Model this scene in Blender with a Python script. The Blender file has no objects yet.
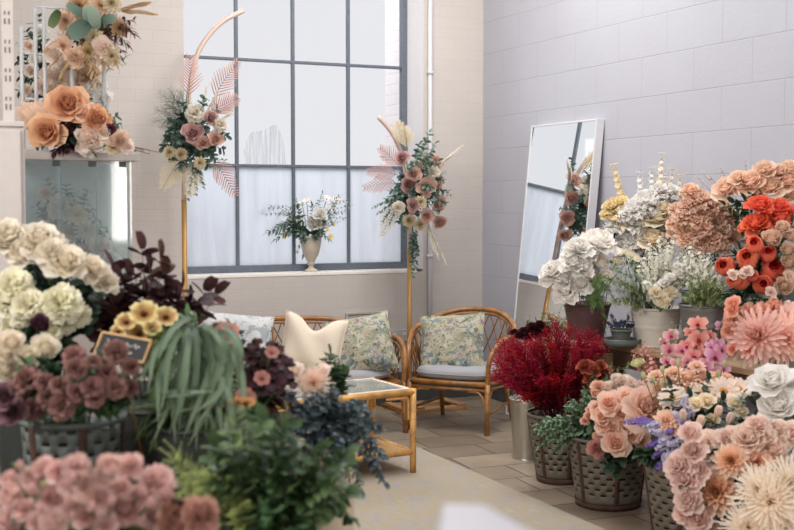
import bpy, math, random
from mathutils import Vector as V, Matrix, Quaternion
from bpy_extras.object_utils import world_to_camera_view
R = random.Random(7)
SC = bpy.context.scene
COL = SC.collection
pi = math.pi
rad = math.radians
# ------------------------------------------------------------------ camera
F = 1150.0; CX, CY = 397.0, 265.0; HC = 1.40
YAW, PITCH = rad(25.0), rad(3.14)
fh = V((math.sin(YAW), math.cos(YAW), 0))
RIGHT = V((math.cos(YAW), -math.sin(YAW), 0))
FWD = fh * math.cos(PITCH) + V((0, 0, -math.sin(PITCH)))
UP = RIGHT.cross(FWD)
EYE = V((0, 0, HC))
def ray(u, v): return FWD + RIGHT * ((u - CX) / F) + UP * ((CY - v) / F)
def P(u, v, t): return EYE + ray(u, v) * t
def PZ(u, v, z):
    d = ray(u, v); return EYE + d * ((z - HC) / d.z)
def PY(u, v, y):
    d = ray(u, v); return EYE + d * (y / d.y)
def PX(u, v, x):
    d = ray(u, v); return EYE + d * (x / d.x)
def proj(p):
    d = p - EYE; t = d.dot(FWD)
    return CX + F * d.dot(RIGHT) / t, CY - F * d.dot(UP) / t, t
cam_data = bpy.data.cameras.new('camera')
cam_data.sensor_width = 36; cam_data.lens = F * 36 / 794
cam_data.clip_start = 0.05
cam_data.dof.use_dof = True; cam_data.dof.focus_distance = 6.9; cam_data.dof.aperture_fstop = 3.8
cam = bpy.data.objects.new('camera', cam_data); COL.objects.link(cam)
cam.matrix_world = Matrix.Translation(EYE) @ Matrix((RIGHT, UP, -FWD)).transposed().to_4x4()
SC.camera = cam
# ------------------------------------------------------------------ materials
def lin(c):
    c = c / 255
    return c / 12.92 if c <= .04045 else ((c + .055) / 1.055) ** 2.4
def rgb(*c): return tuple(lin(x) for x in c) + (1,)
class NT:
    def __init__(s, name):
        s.m = bpy.data.materials.new(name); s.m.use_nodes = True
        s.t = s.m.node_tree; s.b = s.t.nodes['Principled BSDF']; s.o = s.t.nodes['Material Output']
    def n(s, kind, **kw):
        x = s.t.nodes.new(kind)
        for k, v in kw.items():
            if k in x.inputs.keys(): x.inputs[k].default_value = v
            else: setattr(x, k, v)
        return x
    def l(s, a, b): s.t.links.new(a, b)
def plain(name, c, rough=.6, metal=0, var=.08, scale=30, bump=0, spec=None, stretch=None):
    """one colour broken up by fine object-space noise"""
    k = NT(name); co = k.n('ShaderNodeTexCoord'); src = co.outputs['Object']
    if stretch:
        mp = k.n('ShaderNodeMapping'); mp.inputs['Scale'].default_value = stretch
        k.l(src, mp.inputs[0]); src = mp.outputs[0]
    no = k.n('ShaderNodeTexNoise', Scale=scale, Detail=4.0); k.l(src, no.inputs['Vector'])
    r = k.n('ShaderNodeValToRGB'); e = r.color_ramp.elements
    e[0].position = .3; e[1].position = .7
    e[0].color = tuple(x * (1 - var) for x in c[:3]) + (1,); e[1].color = tuple(min(1, x * (1 + var)) for x in c[:3]) + (1,)
    k.l(no.outputs['Fac'], r.inputs[0]); k.l(r.outputs[0], k.b.inputs['Base Color'])
    k.b.inputs['Roughness'].default_value = rough; k.b.inputs['Metallic'].default_value = metal
    if spec is not None: k.b.inputs['Specular IOR Level'].default_value = spec
    if bump:
        bp = k.n('ShaderNodeBump', Strength=bump, Distance=.01); k.l(no.outputs['Fac'], bp.inputs['Height']); k.l(bp.outputs[0], k.b.inputs['Normal'])
    return k.m
def petal_mat(name, c0, c1, rough=.6, trans=.28, jit=.10, mid=None, pos=(0., 1.)):
    """petal/leaf colour runs base->tip (attribute t), small per-object jitter, thin and translucent"""
    k = NT(name)
    at = k.n('ShaderNodeAttribute'); at.attribute_name = 't'
    r = k.n('ShaderNodeValToRGB'); e = r.color_ramp.elements
    e[0].color = c0; e[1].color = c1; e[0].position, e[1].position = pos
    if mid: x = e.new(mid[0]); x.color = mid[1]
    k.l(at.outputs['Fac'], r.inputs[0])
    oi = k.n('ShaderNodeObjectInfo')
    hs = k.n('ShaderNodeHueSaturation')
    mr = k.n('ShaderNodeMapRange'); mr.inputs['To Min'].default_value = 1 - jit; mr.inputs['To Max'].default_value = 1 + jit
    k.l(oi.outputs['Random'], mr.inputs['Value']); k.l(mr.outputs[0], hs.inputs['Value'])
    mh = k.n('ShaderNodeMapRange'); mh.inputs['To Min'].default_value = .5 - jit * .09; mh.inputs['To Max'].default_value = .5 + jit * .09
    mm = k.n('ShaderNodeMath', operation='FRACT'); m2 = k.n('ShaderNodeMath', operation='MULTIPLY'); m2.inputs[1].default_value = 7.31
    k.l(oi.outputs['Random'], m2.inputs[0]); k.l(m2.outputs[0], mm.inputs[0]); k.l(mm.outputs[0], mh.inputs['Value']); k.l(mh.outputs[0], hs.inputs['Hue'])
    k.l(r.outputs[0], hs.inputs['Color']); k.l(hs.outputs[0], k.b.inputs['Base Color'])
    k.b.inputs['Roughness'].default_value = rough; k.b.inputs['Specular IOR Level'].default_value = .25
    tr = k.n('ShaderNodeBsdfTranslucent'); k.l(hs.outputs[0], tr.inputs['Color'])
    mx = k.n('ShaderNodeMixShader'); mx.inputs[0].default_value = trans
    k.l(k.b.outputs[0], mx.inputs[1]); k.l(tr.outputs[0], mx.inputs[2]); k.l(mx.outputs[0], k.o.inputs['Surface'])
    return k.m
# ------------------------------------------------------------------ mesh builder
class MB:
    def __init__(s): s.v = []; s.f = []; s.t = []; s.mi = []; s.cur = 0
    def vert(s, p, t=0.): s.v.append(tuple(p)); s.t.append(t); return len(s.v) - 1
    def face(s, *i): s.f.append(i); s.mi.append(s.cur)
    def grid(s, rows, ts=None, closed=False):
        b = len(s.v); n = len(rows[0])
        for i, row in enumerate(rows):
            for p in row: s.vert(p, ts[i] if ts else 0)
        for i in range(len(rows) - 1):
            for j in range(n if closed else n - 1):
                k = (j + 1) % n
                s.face(b + i * n + j, b + i * n + k, b + (i + 1) * n + k, b + (i + 1) * n + j)
        return b
    def tube(s, pts, r, n=6, cap=True, t=0.):
        pts = [V(p) for p in pts]; m = len(pts)
        rs = r if isinstance(r, (list, tuple)) else [r] * m
        tang = []
        for i in range(m):
            d = pts[min(i + 1, m - 1)] - pts[max(i - 1, 0)]
            tang.append(d.normalized() if d.length > 1e-9 else V((0, 0, 1)))
        a = tang[0].orthogonal().normalized(); rows = []
        for i in range(m):
            a = (a - tang[i] * a.dot(tang[i])); a = a.normalized() if a.length > 1e-6 else tang[i].orthogonal().normalized()
            bb = tang[i].cross(a)
            rows.append([pts[i] + (a * math.cos(2 * pi * k / n) + bb * math.sin(2 * pi * k / n)) * rs[i] for k in range(n)])
        ts = t if isinstance(t, (list, tuple)) else [t] * m
        b = s.grid(rows, ts, True)
        if cap and n > 3:
            s.face(*[b + k for k in range(n - 1, -1, -1)]); s.face(*[b + (m - 1) * n + k for k in range(n)])
    def lathe(s, prof, n=32, c=(0, 0, 0), t=0.):
        rows = [[(c[0] + r * math.cos(2 * pi * k / n), c[1] + r * math.sin(2 * pi * k / n), c[2] + z) for k in range(n)] for r, z in prof]
        b = s.grid(rows, [t] * len(rows), True)
        return b
    def box(s, lo, hi, bev=0.):
        x0, y0, z0 = lo; x1, y1, z1 = hi
        b = len(s.v)
        for z in (z0, z1):
            for x, y in ((x0, y0), (x1, y0), (x1, y1), (x0, y1)): s.vert((x, y, z))
        for q in ((3, 2, 1, 0), (4, 5, 6, 7), (0, 1, 5, 4), (1, 2, 6, 5), (2, 3, 7, 6), (3, 0, 4, 7)): s.face(*[b + i for i in q])
    def obox(s, c, ax, ay, az):
        """box from centre and three half-axis vectors"""
        b = len(s.v); c = V(c)
        for z in (-1, 1):
            for x, y in ((-1, -1), (1, -1), (1, 1), (-1, 1)): s.vert(c + V(ax) * x + V(ay) * y + V(az) * z)
        for q in ((3, 2, 1, 0), (4, 5, 6, 7), (0, 1, 5, 4), (1, 2, 6, 5), (2, 3, 7, 6), (3, 0, 4, 7)): s.face(*[b + i for i in q])
    def ball(s, c, r, n=6, t=0., sq=(1, 1, 1)):
        rows = []
        m = max(3, n // 2 + 1)
        for i in range(m + 1):
            th = pi * i / m
            rows.append([(c[0] + r * sq[0] * max(.02, math.sin(th)) * math.cos(2 * pi * k / n), c[1] + r * sq[1] * max(.02, math.sin(th)) * math.sin(2 * pi * k / n), c[2] - r * sq[2] * math.cos(th)) for k in range(n)])
        s.grid(rows, [t] * len(rows), True)
    def mesh(s, name, mats, smooth=True):
        me = bpy.data.meshes.new(name); me.from_pydata(s.v, [], s.f)
        for m in (mats if isinstance(mats, (list, tuple)) else [mats]): me.materials.append(m)
        me.polygons.foreach_set('use_smooth', [smooth] * len(s.f)); me.polygons.foreach_set('material_index', s.mi)
        at = me.attributes.new('t', 'FLOAT', 'POINT'); at.data.foreach_set('value', s.t)
        me.update(); return me
    def build(s, name, mats, parent=None, smooth=True, loc=None, bevel=0, sharp=True):
        return link(name, s.mesh(name, mats, smooth), parent, loc, bevel)
def link(name, me, parent=None, loc=None, bevel=0):
    o = bpy.data.objects.new(name, me); COL.objects.link(o)
    if parent: o.parent = parent
    if loc is not None: o.location = loc
    if bevel:
        b = o.modifiers.new('bevel', 'BEVEL'); b.width = bevel; b.segments = 2; b.limit_method = 'ANGLE'; b.angle_limit = rad(40)
    return o
def tag(o, label, cat, group=None, kind=None):
    o['label'] = label; o['category'] = cat
    if group: o['group'] = group
    if kind: o['kind'] = kind
    return o
def thing(name, label, cat, loc=(0, 0, 0), rz=0, group=None):
    o = bpy.data.objects.new(name, None); COL.objects.link(o); o.empty_display_size = .05
    o.location = loc; o.rotation_euler = (0, 0, rz)
    return tag(o, label, cat, group)
def struct(o): o['kind'] = 'structure'; return o
def spline(pts, n=8):
    """Catmull-Rom through the points"""
    pts = [V(p) for p in pts]; q = [pts[0] * 2 - pts[1]] + pts + [pts[-1] * 2 - pts[-2]]; out = []
    for i in range(1, len(q) - 2):
        a, b, c, d = q[i - 1:i + 3]
        for k in range(n):
            t = k / n
            out.append(.5 * ((2 * b) + (c - a) * t + (2 * a - 5 * b + 4 * c - d) * t * t + (3 * b - a - 3 * c + d) * t ** 3))
    out.append(pts[-1]); return out
# ------------------------------------------------------------------ room
YB, XR = 7.25, 4.06            # inner faces of the window wall and of the mirror wall
XL, YR, ZC = -1.6, -2.2, 3.7
def wall_mat(name, axis, bw, bh, off, c, mort, squash=1.0, bumpk=.35, z0=0.0):
    k = NT(name); co = k.n('ShaderNodeTexCoord'); sp = k.n('ShaderNodeSeparateXYZ'); cb = k.n('ShaderNodeCombineXYZ')
    k.l(co.outputs['Object'], sp.inputs[0]); k.l(sp.outputs[axis], cb.inputs[0])
    ad = k.n('ShaderNodeMath', operation='ADD'); ad.inputs[1].default_value = z0
    k.l(sp.outputs['Z'], ad.inputs[0]); k.l(ad.outputs[0], cb.inputs[1])
    br = k.n('ShaderNodeTexBrick', offset=off); br.inputs['Scale'].default_value = 1
    br.inputs['Brick Width'].default_value = bw; br.inputs['Row Height'].default_value = bh
    br.inputs['Mortar Size'].default_value = .0035; br.inputs['Mortar Smooth'].default_value = .6; br.inputs['Bias'].default_value = 0
    br.inputs['Color1'].default_value = c; br.inputs['Color2'].default_value = tuple(x * .975 for x in c[:3]) + (1,); br.inputs['Mortar'].default_value = mort
    k.l(cb.outputs[0], br.inputs['Vector'])
    no = k.n('ShaderNodeTexNoise', Scale=2.2, Detail=5.0); k.l(co.outputs['Object'], no.inputs['Vector'])
    mr = k.n('ShaderNodeMapRange'); mr.inputs['To Min'].default_value = .94; mr.inputs['To Max'].default_value = 1.04; k.l(no.outputs['Fac'], mr.inputs['Value'])
    mu = k.n('ShaderNodeMix', data_type='RGBA', blend_type='MULTIPLY'); mu.inputs[0].default_value = 1
    k.l(br.outputs['Color'], mu.inputs[6]); k.l(mr.outputs[0], mu.inputs[7]); k.l(mu.outputs[2], k.b.inputs['Base Color'])
    n2 = k.n('ShaderNodeTexNoise', Scale=60.0, Detail=3.0); k.l(co.outputs['Object'], n2.inputs['Vector'])
    ma = k.n('ShaderNodeMath', operation='MULTIPLY_ADD'); ma.inputs[1].default_value = -1.6; k.l(br.outputs['Fac'], ma.inputs[0]); k.l(n2.outputs['Fac'], ma.inputs[2])
    bp = k.n('ShaderNodeBump', Strength=bumpk, Distance=.004); k.l(ma.outputs[0], bp.inputs['Height']); k.l(bp.outputs[0], k.b.inputs['Normal'])
    k.b.inputs['Roughness'].default_value = .65
    return k.m
M = {}
M['block'] = wall_mat('painted_blockwork', 'Y', .45, .225, .5, rgb(177, 177, 185), rgb(164, 162, 168), z0=.03)
M['brick'] = wall_mat('painted_brickwork', 'X', .225, .075, .5, rgb(192, 185, 179), rgb(187, 179, 171), bumpk=.2)
M['brick_side'] = wall_mat('painted_brickwork_side', 'Y', .225, .075, .5, rgb(206, 200, 200), rgb(190, 184, 184), bumpk=.5)
M['paint'] = plain('white_paint', rgb(204, 203, 206), .5, var=.02)
M['skirt'] = plain('dark_grey_paint', rgb(72, 74, 76), .5, var=.1)
M['steel'] = plain('grey_steel_paint', rgb(92, 100, 110), .45, var=.15, scale=60)
# window opening (frame plane YF, wall goes on outside it)
YF = YB + .13
wx0 = PY(179.5, 140, YF).x; wx1 = PY(406.2, 140, YF).x
wz0 = PY(300, 271.0, YF).z; wz1 = 3.12
b = MB()
def wallquad(b, x0, x1, z0, z1, y0, y1): b.box((x0, y0, z0), (x1, y1, z1))
T1 = YB + .34
for a in ((XL, wx0, 0, ZC), (wx1 + .07, XR + .2, 0, ZC), (wx0, wx1 + .07, 0, wz0 - .02), (wx0, wx1 + .07, wz1, ZC)):
    wallquad(b, *a, YB, T1)
struct(b.build('wall_back', M['brick'], smooth=False))
b = MB(); b.box((wx1, YF - .02, wz0 - .02), (wx1 + .07, T1 + .15, wz1))                       # outer jamb of brick seen through the glass
struct(b.build('trim_1', M['brick_side'], smooth=False))
b = MB()                                                                            # splayed plaster reveal inside
i = [b.vert(p) for p in ((wx1 - .0, YF - .02, wz0), (wx1 + .07, YB - .001, wz0), (wx1 + .07, YB - .001, wz1), (wx1, YF - .02, wz1), (wx1 + .08, YF, wz0), (wx1 + .08, YF, wz1))]
b.face(i[0], i[1], i[2], i[3]); b.face(i[1], i[4], i[5], i[2]); b.face(i[4], i[0], i[3], i[5]); b.face(i[0], i[4], i[1]); b.face(i[3], i[2], i[5])
struct(b.build('trim_2', M['paint'], smooth=False))
b = MB(); b.box((XR, YR, 0), (XR + .2, T1, ZC)); struct(b.build('wall_right', M['block'], smooth=False))
b = MB(); b.box((XL - .2, YR, 0), (XL, T1, ZC)); struct(b.build('wall_left', M['brick_side'], smooth=False))
M['ceil'] = plain('ceiling_paint', rgb(226, 223, 218), .8, var=.02)
b = MB()                                                                            # ceiling with an opening made for the added overhead fill lamp
sx0, sx1, sy0, sy1 = 1.7, 3.3, 1.8, 6.4
for a in ((XL - .2, sx0, YR, T1), (sx1, XR + .2, YR, T1), (sx0, sx1, YR, sy0), (sx0, sx1, sy1, T1)):
    b.box((a[0], a[2], ZC), (a[1], a[3], ZC + .15))
struct(b.build('ceiling', M['ceil'], smooth=False))
b = MB(); b.box((XL, YB - .018, 0), (XR, YB, .21)); struct(b.build('baseboard_back', M['skirt'], smooth=False, bevel=.004))
b = MB(); b.box((XR - .018, 1.2, 0), (XR, YB - .018, .14)); struct(b.build('baseboard_right', M['skirt'], smooth=False, bevel=.004))
# floor: worn stone slabs
k = NT('stone_slabs'); co = k.n('ShaderNodeTexCoord')
mp = k.n('ShaderNodeMapping'); mp.inputs['Rotation'].default_value = (0, 0, rad(3)); k.l(co.outputs['Object'], mp.inputs[0])
br = k.n('ShaderNodeTexBrick', offset=.5, offset_frequency=2, squash=.8, squash_frequency=3); br.inputs['Scale'].default_value = 1
br.inputs['Brick Width'].default_value = .40; br.inputs['Row Height'].default_value = .27
br.inputs['Mortar Size'].default_value = .005; br.inputs['Mortar Smooth'].default_value = .3
br.inputs['Color1'].default_value = rgb(158, 142, 122); br.inputs['Color2'].default_value = rgb(120, 105, 89); br.inputs['Mortar'].default_value = rgb(70, 60, 50)
k.l(mp.outputs[0], br.inputs['Vector'])
no = k.n('ShaderNodeTexNoise', Scale=5.0, Detail=6.0); k.l(co.outputs['Object'], no.inputs['Vector'])
mr = k.n('ShaderNodeMapRange'); mr.inputs['To Min'].default_value = .62; mr.inputs['To Max'].default_value = 1.3; k.l(no.outputs['Fac'], mr.inputs['Value'])
mu = k.n('ShaderNodeMix', data_type='RGBA', blend_type='MULTIPLY'); mu.inputs[0].default_value = 1
k.l(br.outputs['Color'], mu.inputs[6]); k.l(mr.outputs[0], mu.inputs[7]); k.l(mu.outputs[2], k.b.inputs['Base Color'])
k.b.inputs['Roughness'].default_value = .42
bp = k.n('ShaderNodeBump', Strength=.3, Distance=.006); ma = k.n('ShaderNodeMath', operation='MULTIPLY_ADD'); ma.inputs[1].default_value = -1.
k.l(br.outputs['Fac'], ma.inputs[0]); k.l(no.outputs['Fac'], ma.inputs[2]); k.l(ma.outputs[0], bp.inputs['Height']); k.l(bp.outputs[0], k.b.inputs['Normal'])
b = MB(); b.box((XL - .2, YR, -.1), (XR + .2, T1, 0)); struct(b.build('floor', k.m, smooth=False))
# window: frame, glazing bars and panes
win = bpy.data.objects.new('window_1', None); COL.objects.link(win); win['kind'] = 'structure'; win.location = ((wx0 + wx1) / 2, YF, wz0)
W0 = V(win.location)
def wbox(b, x0, x1, z0, z1, y0, y1): b.box((x0 - W0.x, y0 - W0.y, z0 - W0.z), (x1 - W0.x, y1 - W0.y, z1 - W0.z))
b = MB(); ft = .036
wbox(b, wx0, wx1, wz0, wz0 + ft + .012, YF - .02, YF + .03); wbox(b, wx0, wx1, wz1 - ft, wz1, YF - .02, YF + .03)
wbox(b, wx0, wx0 + .012, wz0 + ft, wz1 - ft, YF - .02, YF + .03); wbox(b, wx1 - .042, wx1, wz0 + ft, wz1 - ft, YF - .02, YF + .03)
b.build('window_frame', M['steel'], win, smooth=False, bevel=.004)
vx = [PY(236.8, 140, YF).x, PY(293.2, 140, YF).x, PY(348.3, 140, YF).x]
hz = [PY(293, 166.2, YF).z, PY(293, 62.2, YF).z]; hz.append(hz[1] * 2 - hz[0])
for x in vx:
    b = MB(); wbox(b, x - .0105, x + .0105, wz0 + ft, wz1 - ft, YF - .012, YF + .02); b.build('glazing_bar', M['steel'], win, smooth=False, bevel=.003)
for z in hz:
    b = MB(); wbox(b, wx0 + .01, wx1 - .04, z - .010, z + .010, YF - .0125, YF + .0205); b.build('glazing_bar', M['steel'], win, smooth=False, bevel=.003)
# glass: clear above, frosted in the bottom row
k = NT('clear_glass'); tb = k.n('ShaderNodeBsdfTransparent'); tb.inputs[0].default_value = (.97, .97, .98, 1)
gl = k.n('ShaderNodeBsdfGlossy'); gl.inputs['Roughness'].default_value = .03
fr = k.n('ShaderNodeFresnel', IOR=1.25); mx = k.n('ShaderNodeMixShader'); k.l(fr.outputs[0], mx.inputs[0]); k.l(tb.outputs[0], mx.inputs[1]); k.l(gl.outputs[0], mx.inputs[2]); k.l(mx.outputs[0], k.o.inputs['Surface'])
M['glass'] = k.m
k = NT('frosted_glass'); tl = k.n('ShaderNodeBsdfTranslucent'); tl.inputs[0].default_value = (.60, .612, .635, 1)
tb = k.n('ShaderNodeBsdfTransparent'); tb.inputs[0].default_value = (.88, .90, .94, 1)
co = k.n('ShaderNodeTexCoord'); mp = k.n('ShaderNodeMapping'); mp.inputs['Scale'].default_value = (9, 1, 1.2); k.l(co.outputs['Object'], mp.inputs[0])
no = k.n('ShaderNodeTexNoise', Scale=2.0, Detail=3.0); k.l(mp.outputs[0], no.inputs['Vector'])
mr = k.n('ShaderNodeMapRange'); mr.inputs['From Min'].default_value = .3; mr.inputs['From Max'].default_value = .7; mr.inputs['To Min'].default_value = .70; mr.inputs['To Max'].default_value = .95
k.l(no.outputs['Fac'], mr.inputs['Value'])
mx = k.n('ShaderNodeMixShader'); k.l(mr.outputs[0], mx.inputs[0]); k.l(tb.outputs[0], mx.inputs[1]); k.l(tl.outputs[0], mx.inputs[2]); k.l(mx.outputs[0], k.o.inputs['Surface'])
M['frost'] = k.m
xs = [wx0 + .012] + vx + [wx1 - .042]; zs = [wz0 + ft] + hz + [wz1 - ft]
for j in range(len(zs) - 1):
    for i in range(4):
        b = MB(); wbox(b, xs[i], xs[i + 1], zs[j], zs[j + 1], YF + .002, YF + .006); b.build('pane', M['frost'] if j == 0 else M['glass'], win, smooth=False)
# smeared, half scraped film on one middle pane
k = NT('scraped_film'); co = k.n('ShaderNodeTexCoord'); mp = k.n('ShaderNodeMapping'); mp.inputs['Scale'].default_value = (40, 1, 2.2); k.l(co.outputs['Object'], mp.inputs[0])
no = k.n('ShaderNodeTexNoise', Scale=1.6, Detail=5.0); k.l(mp.outputs[0], no.inputs['Vector'])
r = k.n('ShaderNodeValToRGB'); r.color_ramp.elements[0].position = .38; r.color_ramp.elements[1].position = .72; k.l(no.outputs['Fac'], r.inputs[0])
k.b.inputs['Base Color'].default_value = rgb(150, 158, 172); tb = k.n('ShaderNodeBsdfTransparent')
m0 = k.n('ShaderNodeMath', operation='MULTIPLY'); m0.inputs[1].default_value = .62; k.l(r.outputs[0], m0.inputs[0])
mx = k.n('ShaderNodeMixShader'); k.l(m0.outputs[0], mx.inputs[0]); k.l(tb.outputs[0], mx.inputs[1]); k.l(k.b.outputs[0], mx.inputs[2]); k.l(mx.outputs[0], k.o.inputs['Surface'])
b = MB(); ou = [(245, 164), (244, 150), (247, 138), (252, 132), (260, 131), (268, 128), (275, 124), (280, 131), (284, 144), (286, 164)]
b.face(*[b.vert(PY(u, v, YF - .002) - W0) for u, v in ou]); b.build('glass_film', k.m, win, smooth=False)
# sill
M['sill'] = plain('sill_paint', rgb(236, 230, 222), .5, var=.03)
b = MB(); b.box((wx0, YB - .004, wz0 - .025), (wx1 + .02, YF - .02, wz0 - .002)); struct(b.build('trim_3', M['sill'], smooth=False, bevel=.004))
# pipe on the wall, vent grille, wall sockets
px = PY(430.5, 200, YB - .03)
b = MB(); b.tube([(px.x, YB - .022, .2), (px.x, YB - .022, 1.2), (px.x, YB - .022, ZC - .02)], .016, 10)
pp = thing('wall_pipe', 'white painted pipe running up the brick wall beside the window', 'pipe', (0, 0, 0))
b.build('pipe', M['paint'], pp)
for z in (.42, 1.02, 2.3):
    b = MB(); b.lathe([(.0165, -.012), (.022, -.012), (.022, .012), (.0165, .012)], 12, (px.x, YB - .022, z)); b.box((px.x - .006, YB - .022, z - .008), (px.x + .006, YB + .002, z + .008)); b.build('pipe_clip', M['paint'], pp)
M['grey_plastic'] = plain('grey_plastic', rgb(176, 170, 160), .5, var=.05)
c0 = PY(345, 321, YB); c1 = PY(388, 311, YB)
g = thing('vent_grille', 'grey vent grille low on the wall behind the floral sofa cushion', 'vent', (c0.x, YB, c0.z))
b = MB(); w_, h_ = c1.x - c0.x, c1.z - c0.z
for a in ((0, w_, 0, .012), (0, w_, h_ - .012, h_), (0, .012, .012, h_ - .012), (w_ - .012, w_, .012, h_ - .012)): b.box((a[0], -.022, a[2]), (a[1], .001, a[3]))
b.build('frame', M['grey_plastic'], g, smooth=False)
b = MB()
for i in range(4): b.obox((w_ / 2, -.01, .02 + i * (h_ - .04) / 3), (w_ / 2 - .012, 0, 0), (0, .008, .004), (0, 0, .0015))
b.build('louvre', M['grey_plastic'], g, smooth=False)
c0 = PY(387, 342, YB); c1 = PY(408, 329, YB)
g = thing('wall_socket', 'grey double socket on the wall between sofa and armchair', 'socket', (c0.x, YB, c0.z))
w_, h_ = c1.x - c0.x, c1.z - c0.z
b = MB(); b.box((0, -.03, 0), (w_, .001, h_)); b.build('plate', M['grey_plastic'], g, smooth=False, bevel=.004)
for i in (.27, .73):
    b = MB(); b.box((w_ * i - .012, -.034, h_ * .55), (w_ * i + .012, -.03, h_ * .8)); b.build('switch', M['paint'], g, smooth=False, bevel=.001)
# rug
k = NT('worn_rug'); co = k.n('ShaderNodeTexCoord'); mp = k.n('ShaderNodeMapping'); mp.inputs['Scale'].default_value = (3.2, 1.0, 1); k.l(co.outputs['Object'], mp.inputs[0])
no = k.n('ShaderNodeTexNoise', Scale=6.0, Detail=8.0, Roughness=.7); k.l(mp.outputs[0], no.inputs['Vector'])
r = k.n('ShaderNodeValToRGB'); e = r.color_ramp.elements; e[0].position = .34; e[0].color = rgb(146, 143, 141); e[1].position = .68; e[1].color = rgb(168, 158, 144)
x = e.new(.47); x.color = rgb(160, 150, 136); x = e.new(.57); x.color = rgb(160, 146, 120); k.l(no.outputs['Fac'], r.inputs[0]); k.l(r.outputs[0], k.b.inputs['Base Color'])
k.b.inputs['Roughness'].default_value = .95
n2 = k.n('ShaderNodeTexNoise', Scale=250.0); k.l(co.outputs['Object'], n2.inputs['Vector']); bp = k.n('ShaderNodeBump', Strength=.4, Distance=.003); k.l(n2.outputs['Fac'], bp.inputs['Height']); k.l(bp.outputs[0], k.b.inputs['Normal'])
b = MB(); b.box((1.1, 2.6, 0.0005), (2.845, 5.82, .009))
tag(b.build('rug', k.m, smooth=False, bevel=.003), 'pale cream worn rug with faint ochre pattern under the coffee table', 'rug')
# ------------------------------------------------------------------ light: sky, daylight over the window, unseen fill lamps added to brighten the room
w = bpy.data.worlds.new('sky'); SC.world = w; w.use_nodes = True
bg = w.node_tree.nodes['Background']; bg.inputs[0].default_value = (.97, .975, 1.0, 1); bg.inputs[1].default_value = .815
def area(name, loc, target, sx, sy, power, col):
    d = bpy.data.lights.new(name, 'AREA'); d.shape = 'RECTANGLE'; d.size = sx; d.size_y = sy; d.energy = power; d.color = col
    o = bpy.data.objects.new(name, d); COL.objects.link(o); o.location = loc
    o.rotation_euler = (V(target) - V(loc)).to_track_quat('-Z', 'Y').to_euler(); return o
area('overhead_fill', ((sx0 + sx1) / 2, (sy0 + sy1) / 2, ZC + .12), ((sx0 + sx1) / 2, (sy0 + sy1) / 2, 0), sx1 - sx0, sy1 - sy0, 72, (.97, .97, 1))  # added overhead fill lamp in the ceiling opening, out of view
area('rear_fill', (3.1, YR + .1, 2.0), (3.0, 5, 1.0), 1.6, 2.0, 72, (1, .93, .86))  # added fill lamp behind the camera; no glazing is built there
area('sky_over_window', (2.9, 9.0, 4.6), (3.2, 5.2, .3), 4.0, 2.0, 300, (.96, .97, 1))
area('corner_fill', (3.0, 5.5, 3.6), (3.6, 7.0, .8), .9, .9, 36, (1, .96, .92))  # added unseen fill lamp to lift the dark corner by the armchair
area('left_fill', (XL + .06, 3.0, 2.5), (3.6, 4.8, .9), 3.2, 1.5, 155, (1, .97, .95))  # added fill lamp just inside the left wall, which has no window
SC.view_settings.view_transform = 'Standard'; SC.view_settings.look = 'None'; SC.view_settings.gamma = 1; SC.view_settings.use_curve_mapping = False
SC.view_settings.exposure = 0.14
# ------------------------------------------------------------------ furniture
def rattan(name, c, ring=9.0):
    k = NT(name); co = k.n('ShaderNodeTexCoord')
    no = k.n('ShaderNodeTexNoise', Scale=14.0, Detail=4.0); k.l(co.outputs['Object'], no.inputs['Vector'])
    n2 = k.n('ShaderNodeTexNoise', Scale=90.0, Detail=2.0); k.l(co.outputs['Object'], n2.inputs['Vector'])
    r = k.n('ShaderNodeValToRGB'); e = r.color_ramp.elements; e[0].position = .3; e[1].position = .72
    e[0].color = tuple(x * .55 for x in c[:3]) + (1,); e[1].color = tuple(x * 1.25 for x in c[:3]) + (1,)
    ad = k.n('ShaderNodeMath', operation='MULTIPLY_ADD'); ad.inputs[1].default_value = .35; k.l(n2.outputs['Fac'], ad.inputs[0])
    sb = k.n('ShaderNodeMath', operation='SUBTRACT'); sb.inputs[1].default_value = .17; k.l(no.outputs['Fac'], sb.inputs[0]); k.l(sb.outputs[0], ad.inputs[2])
    k.l(ad.outputs[0], r.inputs[0]); k.l(r.outputs[0], k.b.inputs['Base Color']); k.b.inputs['Roughness'].default_value = .38
    return k.m
M['cane'] = rattan('honey_rattan', rgb(160, 110, 58))
M['cane_dark'] = rattan('brown_cane', rgb(146, 98, 52))
M['bamboo'] = rattan('pale_bamboo', rgb(204, 154, 88))
M['seat_fabric'] = plain('blue_grey_linen', rgb(160, 160, 164), .9, var=.05, scale=120, bump=.2)
M['white_fabric'] = plain('cream_bouclé'.replace('é', 'e'), rgb(222, 208, 188), .95, var=.03, scale=160, bump=.35)
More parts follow.
